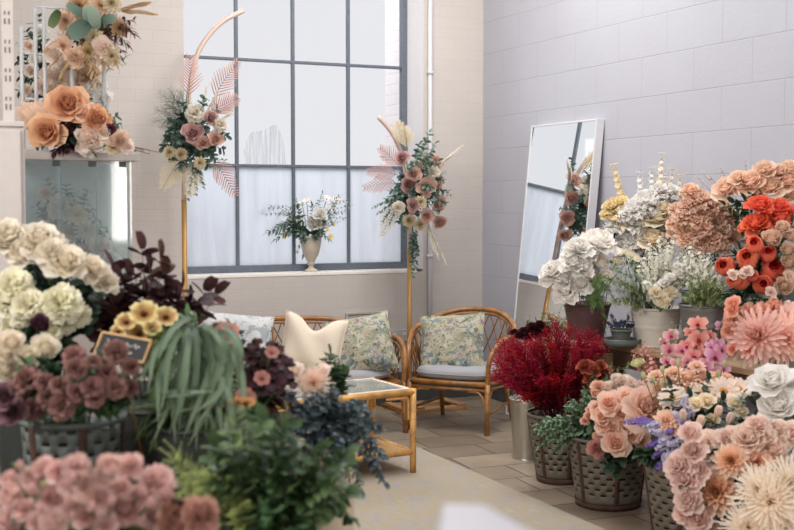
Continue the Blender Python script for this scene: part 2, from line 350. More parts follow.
def floral(name, base, cols, sc=9.0):
    k = NT(name); co = k.n('ShaderNodeTexCoord'); cur = None
    for i, (c, lo, hi) in enumerate(cols):
        mp = k.n('ShaderNodeMapping'); mp.inputs['Location'].default_value = (i * 3.7, i * 1.9, i * 5.1); mp.inputs['Scale'].default_value = (1, 1, 1.3); k.l(co.outputs['Object'], mp.inputs[0])
        no = k.n('ShaderNodeTexNoise', Scale=sc * (1 + .35 * i), Detail=5.0, Roughness=.65, Distortion=1.2); k.l(mp.outputs[0], no.inputs['Vector'])
        mr = k.n('ShaderNodeMapRange'); mr.inputs['From Min'].default_value = lo; mr.inputs['From Max'].default_value = hi; k.l(no.outputs['Fac'], mr.inputs['Value'])
        mx = k.n('ShaderNodeMix', data_type='RGBA'); k.l(mr.outputs[0], mx.inputs[0])
        if cur is None: mx.inputs[6].default_value = base
        else: k.l(cur, mx.inputs[6])
        mx.inputs[7].default_value = c; cur = mx.outputs[2]
    k.l(cur, k.b.inputs['Base Color']); k.b.inputs['Roughness'].default_value = .9
    return k.m
M['floral'] = floral('floral_linen', rgb(186, 179, 156), [(rgb(146, 148, 122), .46, .56), (rgb(112, 130, 140), .52, .58), (rgb(88, 98, 80), .56, .62), (rgb(136, 110, 128), .59, .63)], 10)
M['sketch'] = floral('grey_print_linen', rgb(206, 208, 208), [(rgb(160, 166, 170), .5, .56), (rgb(108, 116, 122), .58, .62), (rgb(170, 156, 166), .62, .68)], 9)
def pillow(name, label, centre, w, h, th, rot, mat, dent=0., ear=.06, group=None):
    """scatter cushion: pinched corners, welted edge, optional chopped top"""
    t = thing(name, label, 'cushion', centre, 0, group); t.rotation_euler = rot
    n = 22
    def pt(u, v, side):
        x = u * w / 2 * (1 - ear * (1 - v * v)); z = v * h / 2 * (1 - ear * (1 - u * u))
        q = max(0, (1 - u ** 4) * (1 - v ** 4)) ** .55
        y = side * th / 2 * q
        if dent and v > -.2:
            k = ((v + .2) / 1.2) ** 1.6 * math.exp(-(u / .42) ** 2); z -= dent * k; y *= 1 - .25 * k
        y += .006 * math.sin(u * 6 + v * 4) * q
        return (x, y, z)
    b = MB()
    for s in (-1, 1): b.grid([[pt(-1 + 2 * i / n, -1 + 2 * j / n, s) for i in range(n + 1)] for j in range(n + 1)])
    b.build('cover', mat, t)
    e = [pt(-1 + 2 * i / n, -1, 0) for i in range(n)] + [pt(1, -1 + 2 * i / n, 0) for i in range(n)] + [pt(1 - 2 * i / n, 1, 0) for i in range(n)] + [pt(-1, 1 - 2 * i / n, 0) for i in range(n + 1)]
    b = MB(); b.tube(e, .004, 5); b.build('piping', mat, t)
    return t
def seat(name, label, cat, loc, rz, hw, bulge, hd, zs, ztop, cush):
    """rattan tub seat: hoop rim, lattice back, cane seat, four splayed legs"""
    t = thing(name, label, cat, loc, rz)
    rim0 = [(-hw, -hd, zs), (-hw - .012, -hd + .0, zs + .15), (-hw - bulge * .55, -hd + .10, zs + .245), (-hw - bulge, .06, ztop - .10), (-hw * .72, hd + .03, ztop - .02)]
    mid = [(0, hd + .09, ztop)] if hw < .4 else [(-hw * .35, hd + .085, ztop), (0, hd + .09, ztop + .004), (hw * .35, hd + .085, ztop)]
    rim = spline(rim0 + mid + [(-x, y, z) for x, y, z in rim0[::-1]], 10)
    low0 = [(-hw, -hd, zs), (-hw - .003, -hd + .08, zs), (-hw - bulge * .3, -hd + .17, zs), (-hw - bulge * .45, .08, zs), (-hw * .72, hd - .03, zs)]
    lmid = [(0, hd, zs)] if hw < .4 else [(-hw * .35, hd, zs), (0, hd, zs), (hw * .35, hd, zs)]
    low = spline(low0 + lmid + [(-x, y, z) for x, y, z in low0[::-1]], 10)
    N = len(rim) - 1
    b = MB(); b.tube(rim, .0165, 8)
    b.build('rim', M['cane'], t)
    b = MB(); b.tube([p + V((0, 0, -.026)) + (p - V((0, 0, p.z))) * -.02 for p in rim[9:-9]], .009, 6); b.build('inner_rim', M['cane'], t)
    b = MB(); b.tube(low, .013, 7); b.tube([low[0], low[-1]], .016, 8); b.tube([low[0] + V((0, 0, -.035)), low[-1] + V((0, 0, -.035))], .011, 7)
    b.tube([p + V((0, 0, -.03)) for p in low], .009, 6); b.build('seat_frame', M['cane'], t)
    def S(s, h):
        s = min(max(s, 0), N); i = min(int(s), N - 1); f = s - i
        a = low[i].lerp(low[i + 1], f); c = rim[i].lerp(rim[i + 1], f)
        return a.lerp(c, h) + (c - a).cross(V((0, 0, 1))) * 0
    # lattice of crossing canes, spaced by arc length
    L = [0]
    for i in range(N): L.append(L[-1] + (rim[i + 1] - rim[i]).length)
    def at(l):
        l = min(max(l, 0), L[-1]); i = max(0, min(N - 1, next((k for k in range(N) if L[k + 1] >= l), N - 1)))
        return i + (l - L[i]) / max(1e-6, L[i + 1] - L[i])
    step = .078; d = .17; b = MB(); l = .26 - d
    while l < L[-1] - .26 + d:
        for sg in (1, -1):
            pts = [S(at(l + (d * h if sg > 0 else d - d * h)), h) for h in [q / 6 for q in range(7)]]
            if .2 < l + d / 2 < L[-1] - .2: b.tube(pts, .0048, 5)
        l += step
    for l in ([L[-1] * .24, L[-1] * .5, L[-1] * .76] if hw < .4 else [L[-1] * q for q in (.17, .33, .5, .67, .83)]):
        b.tube([S(at(l), h) for h in (0, .5, 1)], .0085, 6)
    b.build('lattice_back', M['cane_dark'], t)
    b = MB(); n = int(hw * 2 / .022)
    for i in range(1, n):
        x = -hw + 2 * hw * i / n; b.tube([(x, -hd, zs + .004), (x, hd - .02 - .05 * abs(x / hw) ** 3, zs + .004)], .0075, 5)
    b.build('cane_seat', M['cane'], t)
    for sx in (-1, 1):
        b = MB(); b.tube([(sx * hw, -hd, zs + .01), (sx * (hw + .002), -hd - .01, zs * .5), (sx * (hw + .006), -hd - .025, 0)], [.0165, .0165, .017], 8)
        b.lathe([(.019, -.012), (.021, 0), (.019, .012)], 8, (sx * hw, -hd - .0, zs - .05)); b.build('leg', M['cane'], t)
        b = MB(); b.tube([(sx * hw * .86, hd - .06, zs), (sx * (hw * .9), hd + .0, zs * .5), (sx * (hw * .95), hd + .06, 0)], [.015, .015, .0155], 8); b.build('leg', M['cane'], t)
        b = MB(); b.tube(spline([(sx * hw, -hd - .012, zs * .55), (sx * (hw - .05), -hd - .008, zs * .82), (sx * (hw - .13), -hd, zs - .045)], 5), .008, 6)
        b.tube(spline([(sx * hw, -hd + .0, zs * .55), (sx * (hw + .0), -hd + .07, zs * .85), (sx * hw, -hd + .15, zs - .04)], 5), .008, 6); b.build('brace', M['cane'], t)
        b = MB(); b.tube([(sx * (hw + .003), -hd, zs * .42), (sx * hw * .9, hd + .0, zs * .42)], .009, 6); b.build('stretcher', M['cane'], t)
    # loose seat pad
    c = thing(cush[0], cush[1], 'seat cushion', loc, rz); z0 = zs + .0135
    n = 26; rows = []
    def edge(a):
        ca, sa = math.cos(a), math.sin(a); e = 2 / 3.4
        x = (hw + .005) * math.copysign(abs(ca) ** e, ca); y = (hd - .005) * math.copysign(abs(sa) ** e, sa)
        if y > 0: x *= 1 - .16 * (y / hd) ** 2 if hw < .4 else 1 - .03 * (y / hd) ** 2
        return x, y - .008
    prof = [(0, .0), (.55, .0), (.9, .003), (.985, .018), (1, .036), (.985, .054), (.9, .071), (.55, .083), (0, .087)]
    b = MB(); m = 48
    b.grid([[(edge(2 * pi * k / m)[0] * r, edge(2 * pi * k / m)[1] * r, z0 + z + .004 * math.sin(9 * r + k * .8) * (z > .03)) for k in range(m)] for r, z in prof], None, True)
    b.build('pad', M['seat_fabric'], c)
    b = MB(); b.tube([(edge(2 * pi * k / m)[0] * 1.003, edge(2 * pi * k / m)[1] * 1.003, z0 + .036) for k in range(m + 1)], .004, 5); b.build('piping', M['seat_fabric'], c)
    return t
def ang(vx, vy): return math.atan2(vx, -vy)      # rotation that turns local -y to (vx,vy)
def lt(lat, t): return RIGHT * lat + fh * t
chair_c = lt(.405, 7.16)
seat('rattan_armchair', 'honey rattan tub armchair with lattice back standing in the corner by the red dried flowers', 'chair', (chair_c.x, chair_c.y, 0), ang(-.76, -.65), .255, .075, .225, .30, .705,
     ('armchair_cushion', 'blue-grey round seat pad on the rattan armchair'))
sofa_c = V((2.36, 6.55, 0))
seat('rattan_sofa', 'honey rattan two-seat sofa with lattice back below the window', 'sofa', sofa_c, rad(1), .60, .06, .29, .30, .655,
     ('sofa_seat_cushion', 'blue-grey long seat pad on the rattan sofa'))
q = P(452, 345.5, 7.17)
pillow('floral_cushion', 'floral linen cushion leaning in the rattan armchair', (q.x, q.y, q.z), .42, .40, .13, (rad(-17), rad(-5), ang(-.70, -.72)), M['floral'])
q = P(361, 345, 7.0)
pillow('floral_cushion', 'floral linen cushion at the right end of the sofa', (q.x, q.y, q.z), .40, .36, .13, (rad(-18), rad(-10), ang(-.3, -.95)), M['floral'])
q = P(312, 346, 6.72)
pillow('white_cushion', 'plain cream cushion with a dented top in the middle of the sofa', (q.x, q.y, q.z), .37, .37, .15, (rad(-16), rad(9), ang(-.45, -.9)), M['white_fabric'], dent=.085, ear=.07)
q = P(233, 338, 6.85)
pillow('printed_cushion', 'grey printed cushion at the left end of the sofa behind the foliage', (q.x, q.y, q.z), .46, .30, .13, (rad(-20), rad(6), ang(-.35, -.93)), M['sketch'], ear=.05)
# coffee table
A = PZ(413, 474, 0); e1 = V((0, 0, 0)); a_ = lt(.087, 5.9); c_ = lt(-.131, 6.27)
e1 = (c_ - a_).normalized(); e2 = V((e1.y, -e1.x, 0))
if e2.dot(lt(-.328, -.24)) < 0: e2 = -e2
DT, LT, HT = .43, .80, .435
ctr = A + e1 * DT / 2 + e2 * LT / 2
t = thing('coffee_table', 'low bamboo coffee table with glass top and lower shelf on the rug', 'table', (ctr.x, ctr.y, .0095), math.atan2(e2.y, e2.x))
hx, hy = LT / 2, DT / 2
for sx in (-1, 1):
    for sy in (-1, 1):
        b = MB(); b.tube([(sx * hx, sy * hy, 0), (sx * hx, sy * hy, .15), (sx * hx, sy * hy, HT)], .0165, 10); b.lathe([(.0168, -.004), (.0185, 0), (.0168, .004)], 10, (sx * hx, sy * hy, .28)); b.build('leg', M['bamboo'], t)
for nm, z, r in (('top_rail', HT - .018, .0175), ('shelf_rail', .105, .014)):
    for sy in (-1, 1):
        b = MB(); b.tube([(-hx, sy * hy, z), (hx, sy * hy, z)], r, 9); b.build(nm, M['bamboo'], t)
    for sx in (-1, 1):
        b = MB(); b.tube([(sx * hx, -hy, z), (sx * hx, hy, z)], r, 9); b.build(nm, M['bamboo'], t)
for sx in (-1, 1):
    for sy in (-1, 1):
        b = MB(); b.tube(spline([(sx * (hx - .028), sy * hy, HT - .16), (sx * (hx - .03), sy * hy, HT - .06), (sx * (hx - .06), sy * hy, HT - .046), (sx * (hx - .16), sy * hy, HT - .044)], 5), .0075, 6)
        b.tube(spline([(sx * hx, sy * (hy - .028), HT - .16), (sx * hx, sy * (hy - .03), HT - .06), (sx * hx, sy * (hy - .055), HT - .046), (sx * hx, sy * (hy - .13), HT - .044)], 5), .0075, 6); b.build('bent_brace', M['bamboo'], t)
M['tabletop_glass'] = (lambda k: (k.b.inputs['Base Color'].__setattr__('default_value', rgb(214, 222, 222)), k.b.inputs['Roughness'].__setattr__('default_value', .04), k.b.inputs['Transmission Weight'].__setattr__('default_value', .8), k.b.inputs['IOR'].__setattr__('default_value', 1.45), k.m)[-1])(NT('tabletop_glass'))
b = MB(); b.box((-hx + .012, -hy + .012, HT - .012), (hx - .012, hy - .012, HT - .006)); b.build('glass_top', M['tabletop_glass'], t, smooth=False)
M['white_trim'] = plain('whitewashed_cane', rgb(226, 218, 210), .5, var=.03)
b = MB()
for s in (-1, 1): b.box((-hx + .016, s * (hy - .022) - .007, HT - .02), (hx - .016, s * (hy - .022) + .007, HT - .0005)); b.box((s * (hx - .022) - .007, -hy + .03, HT - .02), (s * (hx - .022) + .007, hy - .03, HT - .0005))
b.build('white_inner_edge', M['white_trim'], t, smooth=False)
M['woven'] = plain('woven_cane_mat', rgb(196, 152, 92), .7, var=.2, scale=80)
b = MB(); b.box((-hx + .01, -hy + .01, .10), (hx - .01, hy - .01, .112)); b.build('woven_shelf', M['woven'], t, smooth=False)
# flower-hoop stands
M['gold'] = plain('brushed_brass', rgb(186, 142, 80), .4, .25, var=.06, scale=8)
M['wood_pale'] = plain('pale_wood', rgb(176, 134, 88), .55, var=.2, scale=6, stretch=(1, 12, 12))
M['copper'] = plain('copper_tube', rgb(206, 182, 168), .42, .05, var=.05)
def hoop(label, pole_u, v_split, arc, Yh, bx0, bx1):
    pts = [PY(u, v, Yh) for u, v in arc]; p0 = V((pts[0].x, Yh, .035))
    t = thing('flower_hoop', label, 'hoop stand', (p0.x, Yh, 0)); O = V((p0.x, Yh, 0))
    b = MB(); b.tube([p0 - O, pts[0] - O], .0165, 10); b.build('pole', M['gold'], t)
    b = MB(); b.tube([p - O for p in spline(pts, 6)], .0155, 9); b.build('arc', M['copper'], t)
    for y in (-.16, .06):
        b = MB(); b.box((bx0, y - .03, 0), (bx1, y + .03, .026)); b.build('base_slat', M['wood_pale'], t, smooth=False, bevel=.003)
    for x in (bx0 + .04, 0, bx1 - .04):
        b = MB(); b.box((x - .025, -.19, .026), (x + .025, .09, .04)); b.build('base_cross', M['wood_pale'], t, smooth=False, bevel=.003)
    b = MB(); b.lathe([(.0, .04), (.04, .04), (.04, .048), (.022, .052), (.022, .10), (.0167, .10)], 16); b.build('pole_socket', M['gold'], t)
    return t
hoop('half hoop stand at the right edge of the window, brass pole between sofa and armchair', 411, 250, [(409.5, 250), (409, 210), (405.5, 170), (398, 145), (389.5, 129.5), (378.5, 117)], 6.98, -.16, .34)
hoop('half hoop stand at the left edge of the window, arc curving up across the glass', 184, 200, [(184, 200), (184.5, 160), (187, 110), (194, 66), (204, 42), (222, 22), (243.5, 10.5)], 6.98, -.25, .25)
# leaning mirror
M['mirror'] = (lambda k: (k.b.inputs['Base Color'].__setattr__('default_value', (.93, .95, .95, 1)), k.b.inputs['Metallic'].__setattr__('default_value', 1), k.b.inputs['Roughness'].__setattr__('default_value', .01), k.m)[-1])(NT('silvered_glass'))
al = rad(5.6); xf = XR - .058
yn = PX(597, 119, xf).y; yf = PX(531, 125, xf).y; zt = PX(597, 119, xf).z
Hm = zt / math.cos(al); bot = V((xf - math.sin(al) * Hm, (yn + yf) / 2, .004))
t = thing('leaning_mirror', 'tall white-edged mirror leaning against the right wall', 'mirror', bot); t.rotation_euler = (0, al, 0)
hw = (yf - yn) / 2; b = MB(); th = .056
for s in (-1, 1): b.box((0, s * hw - (.012 if s > 0 else 0), 0), (th, s * hw + (.012 if s < 0 else 0), Hm))
b.box((0, -hw + .012, Hm - .012), (th, hw - .012, Hm)); b.box((0, -hw + .012, 0), (th, hw - .012, .012)); b.box((th - .006, -hw + .012, .012), (th, hw - .012, Hm - .012))
b.build('frame', M['paint'], t, smooth=False, bevel=.002)
b = MB(); b.box((.004, -hw + .012, .012), (.008, hw - .012, Hm - .012)); b.build('mirror_glass', M['mirror'], t, smooth=False)
# ------------------------------------------------------------------ staging on the right
M['stage'] = plain('worn_plank', rgb(172, 140, 108), .6, var=.25, scale=5, stretch=(14, 1, 14))
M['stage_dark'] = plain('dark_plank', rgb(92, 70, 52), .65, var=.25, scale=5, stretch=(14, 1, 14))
SZ = .685; ex0, ex1 = 3.44, 4.02; ey1 = PX(603, 345, 3.44).y; ey0 = 2.3
t = thing('staging_bench', 'long wooden plank bench along the right wall carrying metal flower buckets', 'bench', (ex0, ey1, 0))
w3 = (ex1 - ex0) / 3
for i in range(3):
    b = MB(); b.box((w3 * i + .003, ey0 - ey1, SZ - .032), (w3 * (i + 1) - .003, 0, SZ)); b.build('plank', M['stage'], t, smooth=False, bevel=.004)
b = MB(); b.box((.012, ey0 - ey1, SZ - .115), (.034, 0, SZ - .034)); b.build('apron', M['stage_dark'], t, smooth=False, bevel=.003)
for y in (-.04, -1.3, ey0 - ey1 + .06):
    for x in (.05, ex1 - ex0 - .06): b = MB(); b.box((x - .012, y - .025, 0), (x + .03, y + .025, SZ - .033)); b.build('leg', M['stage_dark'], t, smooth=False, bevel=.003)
# crate under the burgundy pot
def crate(label, x0, y0, x1, y1, z, mat):
    t = thing('wooden_crate', label, 'crate', ((x0 + x1) / 2, (y0 + y1) / 2, 0)); a, c = (x1 - x0) / 2, (y1 - y0) / 2
    for sx in (-1, 1):
        for sy in (-1, 1): b = MB(); b.box((sx * a - .02 * (sx > 0) * 2, sy * c - .04 * (sy > 0), 0), (sx * a + .04 * (sx < 0), sy * c + .04 * (sy < 0), z - .02)); b.build('corner_post', mat, t, smooth=False, bevel=.003)
    b = MB(); n = 5
    for i in range(n): b.box((-a + 2 * a * i / n + .004, -c, z - .02), (-a + 2 * a * (i + 1) / n - .004, c, z))
    b.build('top_slats', mat, t, smooth=False, bevel=.002)
    b = MB(); m = max(3, int(z / .11))
    for i in range(m):
        z0 = .02 + (z - .06) * i / m; z1 = z0 + (z - .06) / m - .018
        for s in (-1, 1): b.box((-a, s * (c + .006) - .006, z0), (a, s * (c + .006) + .006, z1)); b.box((s * (a + .006) - .006, -c, z0), (s * (a + .006) + .006, c, z1))
    b.build('side_slats', mat, t, smooth=False, bevel=.002)
    return t
# ------------------------------------------------------------------ left: vitrine, cupboard, upright, rack
M['wood_dark'] = plain('dark_brown_wood', rgb(72, 52, 40), .6, var=.25, scale=6, stretch=(10, 10, 1))
M['cab'] = plain('cabinet_white', rgb(192, 184, 178), .5, var=.03)
M['cab_back'] = plain('cabinet_back_grey', rgb(184, 190, 188), .6, var=.05)
k = NT('cabinet_glass'); tb = k.n('ShaderNodeBsdfTransparent'); tb.inputs[0].default_value = (.86, .91, .91, 1)
gl = k.n('ShaderNodeBsdfGlossy'); gl.inputs['Roughness'].default_value = .05; mx = k.n('ShaderNodeMixShader'); mx.inputs[0].default_value = .10
k.l(tb.outputs[0], mx.inputs[1]); k.l(gl.outputs[0], mx.inputs[2]); k.l(mx.outputs[0], k.o.inputs['Surface']); M['cabglass'] = k.m
M['glass_edge'] = plain('green_glass_edge', rgb(112, 136, 138), .2, var=.05)
YV = 4.71; vx0, vx1 = PY(25, 156, YV).x, PY(131, 156, YV).x; zv = PY(80, 152, YV).z; zb = .95
t = thing('glass_showcase', 'white showcase with sliding glass doors behind the cream roses', 'showcase', ((vx0 + vx1) / 2, YV, 0)); O = V(((vx0 + vx1) / 2, YV, 0)); a = (vx1 - vx0) / 2
b = MB(); b.box((-a - .02, -.02, zv - .034), (a + .03, .42, zv)); b.build('top', M['cab'], t, smooth=False, bevel=.004)
b = MB(); b.box((-a, 0, 0), (a, .40, zb)); b.build('base', M['cab'], t, smooth=False, bevel=.004)
b = MB(); b.box((-a, .39, zb), (a, .40, zv - .034)); b.build('back_panel', M['cab_back'], t, smooth=False)
for s in (-1, 1): b = MB(); b.box((s * a - .004, .014, zb), (s * a + .004, .389, zv - .034)); b.build('side_glass', M['cabglass'], t, smooth=False)
for i, (u0, u1) in enumerate(((26, 62), (58, 98), (72, 76), (95, 129))):
    if i == 2: continue
    x0, x1 = PY(u0, 200, YV).x - O.x, PY(u1, 200, YV).x - O.x; y = .002 + .005 * i
    d = MB(); d.box((x0, y, zb + .002), (x1, y + .003, zv - .035)); g = d.build('sliding_door', M['cabglass'], t, smooth=False)
    d = MB(); d.box((x1 - .004, y - .0005, zb + .002), (x1, y + .0035, zv - .035)); d.build('ground_edge', M['glass_edge'], g, smooth=False)
    d = MB(); d.box((x1 - .034, y - .006, zv - .058), (x1 - .006, y + .006, zv - .036)); d.build('door_clip', M['skirt'], g, smooth=False, bevel=.002)
qx = PY(25, 160, 4.17).x; zq = PY(10, 121, 4.17).z
t = thing('white_cupboard', 'plain white cupboard side at the far left edge', 'cupboard', (qx - .2, 4.17, 0))
b = MB(); b.box((-.2, 0, 0), (.2, .38, zq - .02)); b.build('carcass', M['cab'], t, smooth=False, bevel=.004)
b = MB(); b.box((-.21, -.01, zq - .02), (.20, .39, zq)); b.build('top', M['cab'], t, smooth=False, bevel=.004)
b = MB(); b.box((-.19, -.016, .08), (.185, 0, zq - .03)); d = b.build('door', M['cab'], t, smooth=False, bevel=.004)
b = MB(); b.tube([(-.15, -.03, 1.05), (-.15, -.03, 1.2)], .006, 8); b.box((-.155, -.03, 1.06), (-.145, -.016, 1.07)); b.box((-.155, -.03, 1.18), (-.145, -.016, 1.19)); b.build('handle', M['grey_plastic'], d)
u0, u1 = PY(2.5, 80, 4.2).x, PY(14, 80, 4.2).x
t = thing('slotted_upright', 'white slotted shelving upright rising from the white cupboard', 'upright', ((u0 + u1) / 2, 4.2, zq)); w_ = (u1 - u0) / 2
M['slot'] = plain('slot_shadow_grey', rgb(120, 104, 98), .8)
b = MB(); b.box((-w_, 0, 0), (w_, .02, 3.3 - zq)); b.cur = 1; z = .04
while z < 3.2 - zq:
    for dx in (-.008, .006):
        b.box((dx - .0028, -.0012, z), (dx + .0028, .0005, z + .02)); b.box((dx - .0028, -.0012, z + .032), (dx + .0028, .0005, z + .045))
    z += .098
b.build('post', [M['cab'], M['slot']], t, smooth=False)
b = MB(); b.box((-.01, .02, 2.2 - zq), (.01, .3, 2.225 - zq)); b.build('bracket', M['cab'], t, smooth=False)
YK = 4.86; t = thing('wire_rack', 'white wire rack standing on the showcase behind the dried bouquets', 'rack', (PY(60, 150, YK).x, YK, zv)); O = V(t.location)
b = MB()
M['rack'] = plain('rack_white', rgb(186, 188, 188), .4, var=.03)
for u, vt in ((22, 26), (36, 8), (45, 8), (72, -30), (104, -30)):
    x = PY(u, 80, YK).x - O.x; b = MB(); b.tube([(x, 0, 0), (x, 0, PY(u, vt, YK).z - zv)], .0085, 8); b.build('upright', M['rack'], t)
for v, ua, ub in ((8, 36, 104), (100, 22, 104), (55, 22, 104)):
    z = PY(60, v, YK).z - zv; b = MB(); b.tube([(PY(ua, v, YK).x - O.x, .004, z), (PY(ub, v, YK).x - O.x, .004, z)], .0055, 6); b.build('crossbar', M['rack'], t)
x0, x1 = PY(20, 148, YK).x - O.x, PY(106, 148, YK).x - O.x
b = MB(); b.box((x0, -.03, 0), (x1, .03, .012)); b.build('foot', M['rack'], t, smooth=False)
# left staging, dark timber
t = thing('dark_bench', 'dark timber bench under the left-hand flower buckets', 'bench', (0, 0, 0))
LZ = .52; la, lb = P(-60, 500, 2.62), P(330, 480, 3.05)
b = MB(); b.box((-.35, 2.45, LZ - .03), (1.06, 3.75, LZ)); b.build('top', M['wood_dark'], t, smooth=False, bevel=.004)
for x in (-.32, 1.0):
    for y in (2.5, 3.68): b = MB(); b.box((x, y, 0), (x + .045, y + .045, LZ - .03)); b.build('leg', M['wood_dark'], t, smooth=False, bevel=.003)
b = MB(); b.box((-.3, 2.51, LZ - .12), (1.02, 2.53, LZ - .03)); b.build('apron', M['wood_dark'], t, smooth=False)
t = thing('low_bench', 'low dark timber bench at the front left carrying the pink flowers', 'bench', (0, 0, 0))
b = MB(); b.box((-.35, 1.7, .27), (1.06, 2.42, .30)); b.build('top', M['wood_dark'], t, smooth=False, bevel=.004)
for x in (-.32, 1.0):
    for y in (1.74, 2.34): b = MB(); b.box((x, y, 0), (x + .045, y + .045, .27)); b.build('leg', M['wood_dark'], t, smooth=False, bevel=.003)
# white table corner close to the lens
M['white_top'] = plain('white_laminate', rgb(176, 176, 184), .35, var=.01)
zt_ = 1.10; pts = [PZ(u, v, zt_) for u, v in ((441, 502), (486, 503), (640, 590), (425, 590))]
c_ = sum(pts, V((0, 0, 0))) / 4
t = thing('white_pedestal', 'white pedestal top close to the lens at the bottom of the picture', 'pedestal', (c_.x, c_.y, 0))
def prism(b, pts, z0, z1):
    i0 = [b.vert((p.x - c_.x, p.y - c_.y, z0)) for p in pts]; i1 = [b.vert((p.x - c_.x, p.y - c_.y, z1)) for p in pts]; n = len(pts)
    b.face(*i1[::-1]); b.face(*i0)
    for i in range(n): j = (i + 1) % n; b.face(i0[i], i1[i], i1[j], i0[j])
b = MB(); prism(b, pts, zt_ - .03, zt_); b.build('top', M['white_top'], t, smooth=False, bevel=.006)
b = MB(); b.tube([(0, 0, .02), (0, 0, zt_ - .03)], .02, 12); b.build('column', M['white_top'], t)
b = MB(); b.lathe([(0, 0), (.14, 0), (.14, .012), (.03, .022), (0, .022)], 24); b.build('foot', M['white_top'], t)
# ------------------------------------------------------------------ plant shapes
def lerp(a, b, f): return a + (b - a) * f
PROF = {'round': lambda s: math.sin(pi * (.10 + .76 * s)) ** .6, 'point': lambda s: math.sin(pi * (.12 + .88 * s)) ** .8, 'strap': lambda s: (math.sin(pi * (.15 + .80 * s))) ** .4, 'needle': lambda s: max(.12, 1 - abs(s - .6) * 1.5)}
def petal(b, az, r0, z0, L, W, e0, e1, cup=.3, ruf=0., prof='round', t=(0, 1), nu=2, nv=3, ph=0.):
    ca, sa = math.cos(az), math.sin(az); r, z = r0, z0; rows = []; ts = []; pf = PROF[prof]
    for i in range(nv + 1):
        s = i / nv; e = rad(lerp(e0, e1, s))
        if i: r += math.sin(e) * L / nv; z += math.cos(e) * L / nv
        w = W / 2 * pf(s); row = []
        for j in range(nu + 1):
            x = -1 + 2 * j / nu; off = cup * x * x * w + ruf * W * math.sin(x * 4.2 + ph + s * 3) * s * s
            rr = r - math.cos(e) * off; zz = z + math.sin(e) * off; tx = x * w
            row.append((rr * ca - tx * sa, rr * sa + tx * ca, zz))
        rows.append(row); ts.append(lerp(t[0], t[1], s))
    b.grid(rows, ts)
GA = 2.39996
def b_rose(r, N=26, full=1.):
    b = MB()
    for i in range(N):
        f = i / (N - 1)
        petal(b, i * GA + r.uniform(-.2, .2), lerp(.012, .09, f), lerp(.10, -.04, f), lerp(.34, .52, f), lerp(.24, .62, f), lerp(4, 42, f), lerp(-26, 92, f ** 1.6) * full + r.uniform(-6, 6), lerp(.8, .25, f), .05, 'round', (lerp(0, .45, f), lerp(.3, 1, f)), 3, 4, r.uniform(0, 6))
    return b
def b_peony(r, N=44, ruf=.10):
    b = MB()
    for i in range(N):
        f = i / (N - 1)
        petal(b, i * GA + r.uniform(-.3, .3), lerp(.02, .10, f), lerp(.14, -.10, f), lerp(.30, .47, f) * r.uniform(.9, 1.1), lerp(.26, .50, f), lerp(0, 68, f), lerp(-35, 88, f) + r.uniform(-14, 14), lerp(.6, .35, f), ruf, 'round', (lerp(0, .4, f), lerp(.35, 1, f)), 3, 3, r.uniform(0, 6))
    return b
def b_ranunculus(r, N=46):
    b = MB()
    for i in range(N):
        f = i / (N - 1)
        petal(b, i * GA, lerp(.01, .20, f), lerp(.16, -.10, f), lerp(.20, .40, f), lerp(.20, .50, f), lerp(20, 74, f), lerp(-50, 38, f) + r.uniform(-5, 5), .55, .02, 'round', (lerp(0, .5, f), lerp(.2, 1, f)), 2, 3)
    return b
def b_carnation(r, N=54):
    b = MB()
    for i in range(N):
        f = (i / (N - 1)) ** .7
        petal(b, i * GA + r.uniform(-.3, .3), .02, -.05, lerp(.44, .50, f) * r.uniform(.88, 1.08), lerp(.24, .36, f), lerp(2, 60, f), lerp(8, 108, f) + r.uniform(-22, 22), .15, .20, 'round', (.0, 1), 4, 3, r.uniform(0, 6))
    return b
def b_mum(r, N=120, W=.085, inc=-30, Lr=(.28, .50)):
    b = MB()
    for i in range(N):
        f = i / (N - 1)
        petal(b, i * GA, lerp(.01, .06, f), lerp(.12, -.05, f), lerp(Lr[0], Lr[1], f) * r.uniform(.92, 1.06), W * lerp(.7, 1.1, f), lerp(6, 78, f), lerp(inc, 100, f) + r.uniform(-8, 8), .5, 0, 'strap', (lerp(0, .45, f), lerp(.3, 1, f)), 2, 3)
    return b
def b_dahlia(r, N=70): 
    b = MB()
    for i in range(N):
        f = i / (N - 1)
        petal(b, i * GA, lerp(.01, .07, f), lerp(.06, -.06, f), lerp(.16, .50, f), lerp(.08, .24, f), lerp(10, 72, f), lerp(-10, 98, f) + r.uniform(-8, 8), .45, .02, 'point', (lerp(0, .5, f), lerp(.25, 1, f)), 2, 3)
    return b
def b_spider(r, N=130):
    b = MB()
    for i in range(N):
        f = i / (N - 1)
        petal(b, i * GA, .02, 0, lerp(.26, .52, f) * r.uniform(.85, 1.1), .034, lerp(2, 80, f), lerp(10, 108, f) + r.uniform(-14, 14), .6, 0, 'strap', (lerp(0, .3, f), lerp(.4, 1, f)), 1, 4)
    return b
def b_daisy(r, N=30):
    b = MB()
    for i in range(N):
        f = i / (N - 1)
        petal(b, i * GA, .06, 0, .44 * r.uniform(.9, 1.05), .16, lerp(50, 80, f), lerp(70, 95, f) + r.uniform(-6, 6), .2, .02, 'round', (.4, 1), 2, 3)
    for i in range(26):
        a = i * GA; q = .13 * math.sqrt(i / 26); b.ball((q * math.cos(a), q * math.sin(a), .06 - q * .2), .026, 4, 0.)
    return b
